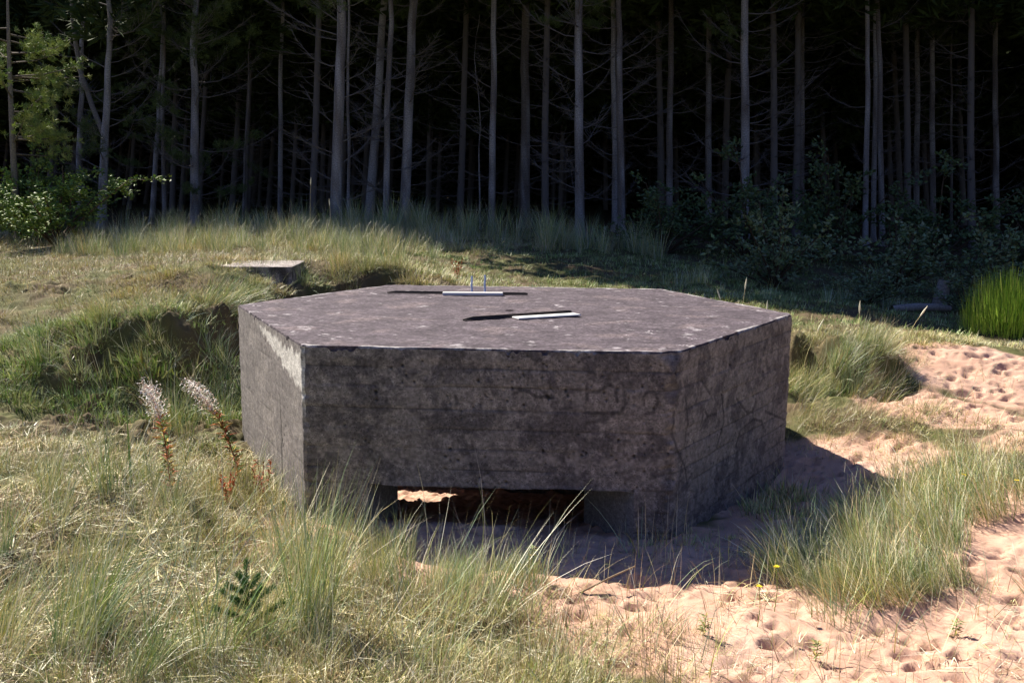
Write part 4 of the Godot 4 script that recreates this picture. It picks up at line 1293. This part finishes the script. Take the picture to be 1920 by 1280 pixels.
func build_shrubs() -> void:
	var dark := [Color(0.07, 0.115, 0.045), Color(0.09, 0.135, 0.05), Color(0.11, 0.15, 0.065), Color(0.08, 0.11, 0.06)]
	var grey := [Color(0.16, 0.21, 0.11), Color(0.13, 0.19, 0.08), Color(0.20, 0.235, 0.13)]
	var fresh := [Color(0.16, 0.24, 0.05), Color(0.12, 0.20, 0.05), Color(0.22, 0.28, 0.07), Color(0.10, 0.16, 0.05)]
	var a := [shrub_meshes(61, 2600, 0.05, dark), shrub_meshes(62, 2600, 0.05, dark)]
	var b := [shrub_meshes(63, 1900, 0.06, grey), shrub_meshes(64, 1700, 0.06, grey)]
	var f := [shrub_meshes(65, 6000, 0.042, fresh), shrub_meshes(66, 5500, 0.045, fresh)]
	var g := "shrubs in the shade before the wood"
	put_shrub(a[0], 2.6, -16.5, 1.5, 3.0, "dark low bush at the wood edge nearest the pale twin pines", g)
	put_shrub(a[1], 4.6, -17.0, 2.2, 3.2, "dark bush below the tall pale many-boughed pine", g)
	put_shrub(a[0], 6.6, -17.5, 2.3, 3.2, "dark rounded bush right of the tall pale pine", g)
	put_shrub(a[1], 8.9, -17.0, 2.1, 3.3, "dark bush at the foot of the three slim trunks", g)
	put_shrub(a[0], 11.2, -16.5, 1.8, 3.0, "dark broad bush behind the bright green broom", g)
	put_shrub(a[1], 13.3, -15.5, 1.6, 3.0, "dark bush furthest to the right of the wood edge", g)
	put_shrub(b[0], 4.35, -12.2, 1.55, 2.3, "grey-green loose shrub standing forward above the roof's right corner", g)
	put_shrub(b[1], 6.7, -12.6, 1.45, 2.4, "grey-green shrub between the loose shrub and the broom", g)
	put_shrub(b[0], 8.5, -12.0, 1.4, 2.5, "grey-green shrub half hidden behind the broom", g)
	put_shrub(b[1], 5.7, -10.6, 0.65, 1.5, "low grey-green growth at the foot of the loose shrubs", g)
	put_shrub(b[0], 7.2, -10.2, 0.7, 1.6, "low shrub beside the pale stump", g)
	put_shrub(f[0], -10.9, -14.2, 1.6, 3.4, "bright green leafy shrub at the left edge of the field", "green shrubs on the left")
	put_shrub(f[1], -12.6, -16.0, 2.2, 3.2, "taller green shrub behind the bright leafy one at the left edge", "green shrubs on the left")
	# young pine at the left edge, soft with long pale needles
	rng.seed = 73
	var t := base("young_pine", Vector3(-12.7, ht(-12.7, -15.8), -15.8), 0.0, "young pine with soft sunlit yellow-green needles at the left edge", "tree")
	var s := Soup.new()
	s.tube([Vector3(0, -0.2, 0), Vector3(0.05, 2, 0), Vector3(0.15, 4, 0.1), Vector3(0.2, 6.5, 0)], [0.08, 0.07, 0.05, 0.01], 8, Color(0.3, 0.26, 0.22))
	mi("trunk", s.mesh(), M.bark, t)
	for k in 26:
		var y := rr(1.6, 5.0)
		var az := rr(-1.3, 1.3) if k % 4 != 0 else rng.randf() * TAU
		var d := Vector3(cos(az), rr(-0.1, 0.35), sin(az))
		var p0 := Vector3(y * 0.035, y, 0)
		var l := rr(1.0, 2.0) * (1.25 - y * 0.1)
		var br := Soup.new()
		br.tube([p0, p0 + d * l * 0.5 + Vector3(0, -0.06, 0), p0 + d * l], [0.022, 0.014, 0.005], 5, Color(0.2, 0.17, 0.14), false)
		var limb := mi("limb", br.mesh(), M.bark, t)
		var lv := Soup.new()
		for m in 22:
			var q := p0 + d * l * rr(0.35, 1.05) + rdir() * rr(0.05, 0.3)
			var col := pick([Color(0.25, 0.31, 0.09), Color(0.18, 0.25, 0.08), Color(0.32, 0.36, 0.12)])
			for n in 26:
				leaf(lv, q + rdir() * 0.03, (rdir() + d * 0.7 + Vector3(0, 0.4, 0)).normalized(), rdir(), rr(0.07, 0.14), 0.016, col)
		mi("needles", lv.mesh(), M.leaf, limb)
	# bright broom on the right: a dome of fine green shoots
	rng.seed = 81
	var o := base("broom_bush", Vector3(6.8, ht(6.8, -7.3) - 0.02, -7.3), 0.0, "bright green feathery broom bush at the right edge", "shrub")
	var w := Soup.new()
	for k in 7000:
		var az := rng.randf() * TAU
		var e := asin(rng.randf())
		var r := pow(rng.randf(), 0.45)
		var p := Vector3(cos(az) * cos(e) * 0.72 * r, 0.05 + sin(e) * 0.78 * r * (1.0 + 0.15 * n_fine.get_noise_2d(cos(az) * 2.0, sin(az) * 2.0)), sin(az) * cos(e) * 0.6 * r)
		blade(w, p, az + rr(-0.7, 0.7), rr(0.12, 0.34), rr(0.0, 0.5) * cos(e), rr(-0.2, 0.4), rr(0.004, 0.008), pick([Color(0.22, 0.36, 0.04), Color(0.32, 0.45, 0.06), Color(0.15, 0.27, 0.04), Color(0.38, 0.46, 0.09)]), 3)
	mi("shoots", w.mesh(), M.leaf, o).name = "foliage"
	var bs := Soup.new()
	for k in 14:
		var az := rng.randf() * TAU
		bs.tube([Vector3(0.04 * cos(az), -0.05, 0.04 * sin(az)), Vector3(0.35 * cos(az), 0.35, 0.3 * sin(az))], [0.014, 0.006], 5, Color(0.1, 0.12, 0.04), false)
	mi("stem", bs.mesh(), M.twig, o)

# one grass stalk with a long seed head
func stalk(x: float, z: float, h: float, lean: float, label: String) -> void:
	var o := base("grass_stalk", Vector3(x, ht(x, z) - 0.02, z), 0.0, label, "grass stalk", "single seeding grass stalks")
	var s := Soup.new()
	var pts := []
	for k in 6:
		var t := k / 5.0
		pts.append(Vector3(lean * h * t * t, h * t, 0))
	s.tube(pts, [0.003, 0.0028, 0.0026, 0.0024, 0.0022, 0.002], 5, STRAW, false)
	mi("stem", s.mesh(), M.leaf, o)
	var e := Soup.new()
	var d: Vector3 = (pts[5] - pts[4]).normalized()
	var q := []
	for k in 6:
		q.append(pts[5] + d * 0.16 * k / 5.0)
	e.tube(q, [0.003, 0.008, 0.010, 0.009, 0.006, 0.001], 6, PALE)
	mi("seed_head", e.mesh(), M.leaf, o)

func build_small_plants() -> void:
	# big tuft in front of the left corner, and others that stand out
	rng.seed = 91
	for d in [[-0.84, 1.95, 190, 0.5, 1.22, 0.30, 0.13, "tall upright tuft of green dune grass in front of the pillbox's left corner", 0.12],
			[-1.62, 2.25, 70, 0.3, 0.75, 0.7, 0.10, "sprawling tuft of long arching grass at the lower left", 0.5],
			[-0.35, 1.35, 34, 0.25, 0.55, 0.6, 0.10, "spiky grass tuft on the lip of the hollow below the embrasure", 0.0],
			[0.42, 1.15, 30, 0.25, 0.5, 0.5, 0.10, "spiky grass tuft beside the lone stick", 0.0],
			[-1.25, 0.55, 60, 0.35, 0.75, 0.5, 0.12, "green grass tuft against the foot of the pillbox's left corner", 0.1],
			[2.3, 1.35, 90, 0.2, 0.42, 0.6, 0.16, "low pale grass tuft at the near end of the wind-combed clump", -0.4]]:
		var o := base("grass_tuft", Vector3(d[0], ht(d[0], d[1]) - 0.02, d[1]), 0.0, d[7], "grass", "grass tufts that stand out")
		var s := Soup.new()
		for k in d[2]:
			var a := rng.randf() * TAU
			var r: float = d[6] * sqrt(rng.randf())
			var az: float = a + rr(-0.8, 0.8)
			var lean: float = rr(0.02, d[5])
			if d[8] != 0.0 and rng.randf() < 0.6:
				az = (0.0 if d[8] > 0.0 else PI) + rr(-0.7, 0.7)
				lean = rr(0.05, d[5] + absf(d[8]))
			blade(s, Vector3(cos(a) * r, 0, sin(a) * r), az, rr(d[3], d[4]), lean, rr(-0.05, 0.45), rr(0.0045, 0.008), pick([GREEN, YELLOW_GREEN, BLUE_GREEN, STRAW, PALE, BLUE_GREEN]), 5)
		mi("blades", s.mesh(), M.grass, o).name = "foliage"
	# two broad upright reed blades
	for d in [[-2.95, -0.36, 0.75, "broad green reed blade standing alone in the left hollow"], [-2.72, -0.2, 0.62, "shorter reed blade beside the lone broad one"]]:
		var o := base("reed_blade", Vector3(d[0], ht(d[0], d[1]) - 0.02, d[1]), 0.0, d[3], "reed", "reed blades in the left hollow")
		var s := Soup.new()
		blade(s, Vector3.ZERO, rr(0.0, 6.0), d[2], 0.05, 0.1, 0.022, Color(0.16, 0.26, 0.06), 6)
		blade(s, Vector3(0.01, 0, 0), rr(0.0, 6.0), d[2] * 0.55, 0.3, 0.6, 0.018, Color(0.2, 0.26, 0.07), 6)
		mi("leaf", s.mesh(), M.leaf, o)
	# willowherb gone to seed
	for d in [[-2.52, -0.15, 0.88, -0.16, "seeding willowherb with white fluff, left one of two by the pale wall"], [-2.18, -0.75, 0.85, -0.42, "seeding willowherb with white fluff, leaning, next to the pale wall"]]:
		var o := base("willowherb", Vector3(d[0], ht(d[0], d[1]) - 0.02, d[1]), 0.0, d[4], "plant", "willowherbs beside the left wall")
		var st := Soup.new()
		var pts := []
		for k in 7:
			var t := k / 6.0
			pts.append(Vector3(d[3] * d[2] * t * t, d[2] * t, 0.02 * sin(k * 1.1)))
		st.tube(pts, [0.006, 0.0055, 0.005, 0.0045, 0.004, 0.003, 0.002], 6, Color(0.30, 0.10, 0.05), false)
		mi("stem", st.mesh(), M.leaf, o)
		var lf := Soup.new()
		for k in 190:
			var t := rr(0.1, 0.78)
			var i := mini(int(t * 6.0), 5)
			var p: Vector3 = pts[i].lerp(pts[i + 1], t * 6.0 - i)
			var az := rng.randf() * TAU
			leaf(lf, p, Vector3(cos(az), rr(0.0, 0.8), sin(az)).normalized(), Vector3.UP, rr(0.05, 0.11), rr(0.014, 0.026), pick([Color(0.34, 0.07, 0.03), Color(0.40, 0.28, 0.05), Color(0.16, 0.24, 0.05), Color(0.12, 0.2, 0.05), Color(0.42, 0.16, 0.05)]))
		mi("foliage", lf.mesh(), M.leaf, o)
		var fl := Soup.new()
		for k in 700:
			var t := rr(0.76, 1.06)
			var i := mini(int(t * 6.0), 5)
			var p: Vector3 = pts[i].lerp(pts[i + 1], t * 6.0 - i) + rdir() * rr(0.01, 0.10) * Vector3(1, 0.7, 1)
			blade(fl, p, rng.randf() * TAU, rr(0.02, 0.05), rr(0.3, 1.6), rr(0.5, 3.0), 0.006, pick([Color(0.85, 0.82, 0.78), Color(0.75, 0.7, 0.65), Color(0.6, 0.42, 0.33)]), 3)
		mi("seed_fluff", fl.mesh(), M.leaf, o).set_meta("kind", "stuff")
	# red-leaved weeds
	for d in [[-1.88, -0.42, 0.42, 130, "rust red weed against the foot of the pale left wall"], [-2.05, -0.1, 0.3, 110, "low orange-brown weed in front of the rust red one"], [-1.35, -9.0, 0.42, 160, "tiny bright red plant on the ground behind the roof"]]:
		var o := base("red_weed", Vector3(d[0], ht(d[0], d[1]) - 0.01, d[1]), 0.0, d[4], "plant", "red-leaved weeds")
		var st := Soup.new()
		var lf := Soup.new()
		for m in 4:
			var az := m * 1.6 + rr(-0.3, 0.3)
			var tip: Vector3 = Vector3(cos(az) * 0.25, 1.0, sin(az) * 0.25) * d[2] * rr(0.7, 1.0)
			st.tube([Vector3.ZERO, tip * 0.5 + Vector3(0.01, 0, 0), tip], [0.004, 0.003, 0.0015], 5, Color(0.28, 0.07, 0.04), false)
			for k in d[3] / 4:
				var p: Vector3 = tip * rr(0.25, 1.02)
				leaf(lf, p, (rdir() + Vector3(0, 0.4, 0)).normalized(), Vector3.UP, rr(0.03, 0.06), rr(0.010, 0.02), pick([Color(0.42, 0.07, 0.03), Color(0.5, 0.13, 0.05), Color(0.36, 0.10, 0.04), Color(0.25, 0.18, 0.05)]))
		mi("stem", st.mesh(), M.leaf, o)
		mi("foliage", lf.mesh(), M.leaf, o)
	# conifer seedling
	rng.seed = 95
	var c := base("pine_seedling", Vector3(-1.22, ht(-1.22, 1.9) - 0.01, 1.9), 0.0, "small dark green conifer seedling left of the tall grass tuft", "seedling")
	var st := Soup.new()
	var nd := Soup.new()
	st.tube([Vector3(0, -0.02, 0), Vector3(0, 0.38, 0)], [0.007, 0.003], 6, Color(0.16, 0.11, 0.06))
	var shoots := [[Vector3(0, 0.05, 0), Vector3(0, 0.43, 0)]]
	for k in 13:
		var a := k * 2.4
		var y := 0.05 + 0.26 * k / 13.0
		var l := 0.21 * (1.0 - k / 18.0)
		shoots.append([Vector3(0, y, 0), Vector3(cos(a) * l, y + l * 0.65, sin(a) * l)])
	for sh in shoots:
		st.tube([sh[0], sh[1]], [0.004, 0.002], 4, Color(0.16, 0.11, 0.06), false)
		for k in 330:
			var p: Vector3 = sh[0].lerp(sh[1], rr(0.1, 1.0))
			var dr: Vector3 = (rdir() * 0.8 + (sh[1] - sh[0]).normalized()).normalized()
			leaf(nd, p, dr, rdir(), rr(0.025, 0.045), 0.005, pick([Color(0.10, 0.20, 0.06), Color(0.14, 0.24, 0.08), Color(0.08, 0.16, 0.07)]))
	mi("stem", st.mesh(), M.twig, c)
	mi("needle_foliage", nd.mesh(), M.leaf, c).name = "foliage"
	# little leafy plants in the sand
	for d in [[0.40, 0.98, 0.24, "small pale green plant poking up among the spiky grass"], [1.45, 1.75, 0.13, "tiny green weed alone on the bare sand"], [2.05, 1.95, 0.12, "small dark weed low in the foreground sand"], [2.95, 1.55, 0.12, "small green weed in front of the wind-combed clump"]]:
		var o := base("sand_weed", Vector3(d[0], ht(d[0], d[1]) - 0.01, d[1]), 0.0, d[3], "plant", "small weeds in the sand")
		var lf := Soup.new()
		var sm := Soup.new()
		sm.tube([Vector3.ZERO, Vector3(0.01, d[2], 0)], [0.003, 0.002], 5, Color(0.2, 0.2, 0.07), false)
		for k in 46:
			var t := rr(0.15, 1.0)
			var a := rng.randf() * TAU
			leaf(lf, Vector3(0.01 * t, d[2] * t, 0), Vector3(cos(a), rr(-0.1, 0.7), sin(a)).normalized(), Vector3.UP, rr(0.03, 0.065), rr(0.008, 0.014), pick([Color(0.22, 0.28, 0.11), Color(0.30, 0.34, 0.14), Color(0.35, 0.26, 0.08)]))
		mi("stem", sm.mesh(), M.leaf, o)
		mi("foliage", lf.mesh(), M.leaf, o)
	# yellow flowers
	for d in [[1.78, 1.62, 0.26, "yellow flower at the near left tip of the wind-combed grass"], [1.93, 1.35, 0.3, "second yellow flower, a little behind the nearest one"], [4.05, -0.35, 0.33, "yellow flower at the far right edge of the dry grass"], [3.75, -0.6, 0.33, "lone yellow flower in the dry grass on the right"]]:
		var o := base("yellow_flower", Vector3(d[0], ht(d[0], d[1]) - 0.01, d[1]), 0.0, d[3], "flower", "yellow flowers in the right-hand grass")
		var sm := Soup.new()
		sm.tube([Vector3.ZERO, Vector3(0.01, d[2] * 0.5, 0.01), Vector3(0.0, d[2], 0.0)], [0.003, 0.0025, 0.002], 5, Color(0.18, 0.22, 0.06), false)
		mi("stem", sm.mesh(), M.leaf, o)
		var pt := Soup.new()
		for k in 14:
			var a := TAU * k / 14.0
			leaf(pt, Vector3(0, d[2], 0), Vector3(cos(a), rr(0.1, 0.5), sin(a)).normalized(), Vector3.UP, 0.022, 0.011, Color(0.75, 0.58, 0.02))
		mi("petals", pt.mesh(), M.leaf, o).name = "blossom"
	# seeding grass stalks
	stalk(2.75, -5.8, 0.78, 0.06, "tall straw stalk right behind the roof's back right edge")
	stalk(2.62, -5.75, 0.68, -0.2, "shorter bent stalk beside the tall one behind the roof")
	stalk(3.0, -5.3, 0.62, 0.0, "upright stalk just left of the roof's right corner")
	stalk(3.35, -4.75, 0.62, 0.25, "leaning stalk just right of the roof's right corner")
	stalk(4.75, -5.35, 0.36, 0.35, "leaning stalk on the shaggy grass bank beside the sand scar")
	stalk(4.1, -5.2, 0.34, 0.0, "short stalk in the middle of the shaggy grass bank")
	stalk(-5.0, -13.5, 1.2, 0.03, "tallest straw stalk on the ridge left of the thick pale pine")
	stalk(-4.6, -13.7, 0.8, -0.03, "lower straw stalk on the ridge right of the tallest one")
	# stick in the sand
	var sk := base("dry_stick", Vector3(0.66, ht(0.66, 1.24), 1.24), 0.0, "straight bleached stick leaning out of the sand below the embrasure", "stick")
	var ss := Soup.new()
	ss.tube([Vector3(-0.06, -0.02, 0.02), Vector3(0.1, 0.045, -0.05), Vector3(0.28, 0.11, -0.14), Vector3(0.42, 0.15, -0.22)], [0.006, 0.0065, 0.006, 0.004], 7, Color(0.42, 0.32, 0.2))
	mi("shaft", ss.mesh(), M.twig, sk)
	for d in [[-1.55, 1.75, 0.5, 0.7, "brown dead stem lying slantwise in the lower left grass"], [-2.1, 1.4, 0.3, 2.2, "short pale dead stem lying in the lower left grass"]]:
		var o := base("dry_stick", Vector3(d[0], ht(d[0], d[1]) + 0.012, d[1]), d[3], d[4], "stick")
		var q := Soup.new()
		q.tube([Vector3(-d[2] * 0.5, 0, 0), Vector3(0, 0.015, 0.02), Vector3(d[2] * 0.5, 0.0, 0)], [0.006, 0.007, 0.004], 6, Color(0.3, 0.2, 0.12))
		mi("shaft", q.mesh(), M.twig, o)
	# bleached slab of stone in the hollow
	rng.seed = 97
	var st2 := base("pale_stone", Vector3(-3.15, ht(-3.15, -0.3), -0.3), 0.5, "flat pale pinkish stone lying in the left hollow", "stone")
	var v := PackedVector3Array()
	var cc := PackedColorArray()
	for j in 12:
		for i in 20:
			var a := TAU * i / 20.0
			var e := PI * (j / 11.0)
			var k := 1.0 + 0.22 * n_fine.get_noise_3d(cos(a) * 1.5, sin(a) * 1.5, e)
			v.append(Vector3(sin(e) * cos(a) * 0.19 * k, -cos(e) * 0.05 * k + 0.015, sin(e) * sin(a) * 0.10 * k))
			cc.append(Color(0.44, 0.34, 0.28) * (1.0 + 0.3 * n_fine.get_noise_3d(a * 2.0, e * 2.0, 4.0)))
	mi("stone_body", grid_mesh(v, cc, 20, 12, Vector3.UP, {}, true), M.concrete, st2)
	# stump and log in the shade on the right
	var sp := base("tree_stump", Vector3(6.85, ht(6.85, -10.4) - 0.05, -10.4), 0.0, "pale broken stump in the shade left of the broom", "stump")
	var sq := Soup.new()
	sq.tube([Vector3(0, 0, 0), Vector3(0.0, 0.12, 0), Vector3(0.02, 0.35, 0), Vector3(0.05, 0.55, 0)], [0.19, 0.14, 0.12, 0.10], 12, Color(0.42, 0.38, 0.34))
	mi("trunk", sq.mesh(), M.bark, sp)
	var lg := base("fallen_log", Vector3(6.35, ht(6.35, -9.9) + 0.05, -9.9), 0.25, "pale fallen log lying beside the stump", "log")
	var lq := Soup.new()
	lq.tube([Vector3(-0.5, 0, 0), Vector3(-0.1, 0.03, 0.03), Vector3(0.3, 0.02, 0), Vector3(0.55, 0, 0.02)], [0.06, 0.07, 0.065, 0.05], 10, Color(0.4, 0.36, 0.32))
	mi("trunk", lq.mesh(), M.bark, lg)

func _ready() -> void:
	# camera
	var cam := Camera3D.new()
	cam.fov = 37.23
	cam.near = 0.05
	cam.far = 800.0
	add_child(cam)
	cam.transform = Transform3D(Basis(Vector3.UP, 0.0695) * Basis(Vector3.RIGHT, -0.1537) * Basis(Vector3.BACK, 0.0082), Vector3(0.7052, 2.6122, 7.4081))
	cam.current = true
	# sky
	var env := Environment.new()
	env.background_mode = Environment.BG_SKY
	var sm := ProceduralSkyMaterial.new()
	sm.sky_top_color = Color(0.28, 0.38, 0.62)
	sm.sky_horizon_color = Color(0.60, 0.66, 0.74)
	sm.ground_bottom_color = Color(0.12, 0.11, 0.09)
	sm.ground_horizon_color = Color(0.35, 0.38, 0.40)
	sm.sky_curve = 0.12
	var sky := Sky.new()
	sky.sky_material = sm
	env.sky = sky
	env.background_energy_multiplier = 0.46
	env.tonemap_mode = Environment.TONE_MAPPER_LINEAR
	env.tonemap_exposure = 2.6
	env.sdfgi_enabled = true
	env.ssao_enabled = true
	env.ssil_enabled = true
	var we := WorldEnvironment.new()
	we.environment = env
	add_child(we)
	# sun: behind and to the left
	var sun := DirectionalLight3D.new()
	sun.name = "sun"
	sun.light_energy = 1.6
	sun.light_color = Color(1.0, 0.965, 0.91)
	sun.light_angular_distance = 0.5
	sun.shadow_enabled = true
	add_child(sun)
	var el := deg_to_rad(45.0)
	sun.look_at_from_position(Vector3.ZERO, Vector3(0.755 * cos(el), -sin(el), 0.656 * cos(el)))

	n_fine = noise_of(3, 1.0, 4)
	n_mid = noise_of(8, 1.0, 3)
	n_big = noise_of(5, 0.2, 3)
	n_cell = noise_of(21, 4.0, 1, FastNoiseLite.TYPE_CELLULAR)
	n_cell.cellular_return_type = FastNoiseLite.RETURN_DISTANCE
	n_cell2 = noise_of(22, 17.0, 1, FastNoiseLite.TYPE_CELLULAR)
	n_cell2.cellular_return_type = FastNoiseLite.RETURN_DISTANCE

	var fine := grain(41, 0.05, 4, 0.84, 1.0)
	var fine2 := grain(42, 0.08, 5, 0.6, 1.0)
	var bump := grain(43, 0.09, 5, 0.0, 1.0)
	var barkt := grain(44, 0.03, 5, 0.62, 1.0)
	M.ground = mat("ground", Color.WHITE, 0.95, fine, 2.3, bump, 0.2, true)
	M.concrete = mat("concrete", Color.WHITE, 0.93, cement(60, 1.0), 0.8, bump, 0.08, true)
	M.roof = mat("roof_concrete", Color.WHITE, 0.93, cement(70, 0.55), 0.7, bump, 0.08, true)
	M.bark = mat("bark", Color.WHITE, 0.95, barkt, 1.4, bump, 0.3, true)
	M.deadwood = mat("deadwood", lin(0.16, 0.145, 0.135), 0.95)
	M.needles = mat("needles", Color.WHITE, 0.8, null, 1.0, null, 0.0, true)
	M.grass = mat("grass", Color.WHITE, 0.45, null, 1.0, null, 0.0, true)
	M.grass.backlight = Color(0.8, 0.8, 0.6)
	M.leaf = mat("leaf", Color.WHITE, 0.6, null, 1.0, null, 0.0, true)
	M.leaf.backlight = Color(0.5, 0.5, 0.4)
	M.twig = mat("twig", Color.WHITE, 0.9, barkt, 6.0, null, 0.0, true)
	M.iron = mat("iron", lin(0.085, 0.07, 0.062), 0.7, barkt, 5.0)
	M.white = mat("white_paint", lin(0.75, 0.74, 0.72), 0.6, fine, 5.0)
	M.rod = mat("rod", lin(0.45, 0.55, 0.75), 0.5)

	solve_terrain()
	print("terrain solved")
	build_ground()
	print("ground")
	build_pillbox()
	build_block()
	print("pillbox")
	build_wood()
	print("wood")
	build_shrubs()
	build_roof_things()
	build_grass()
	build_small_plants()
	print("plants")
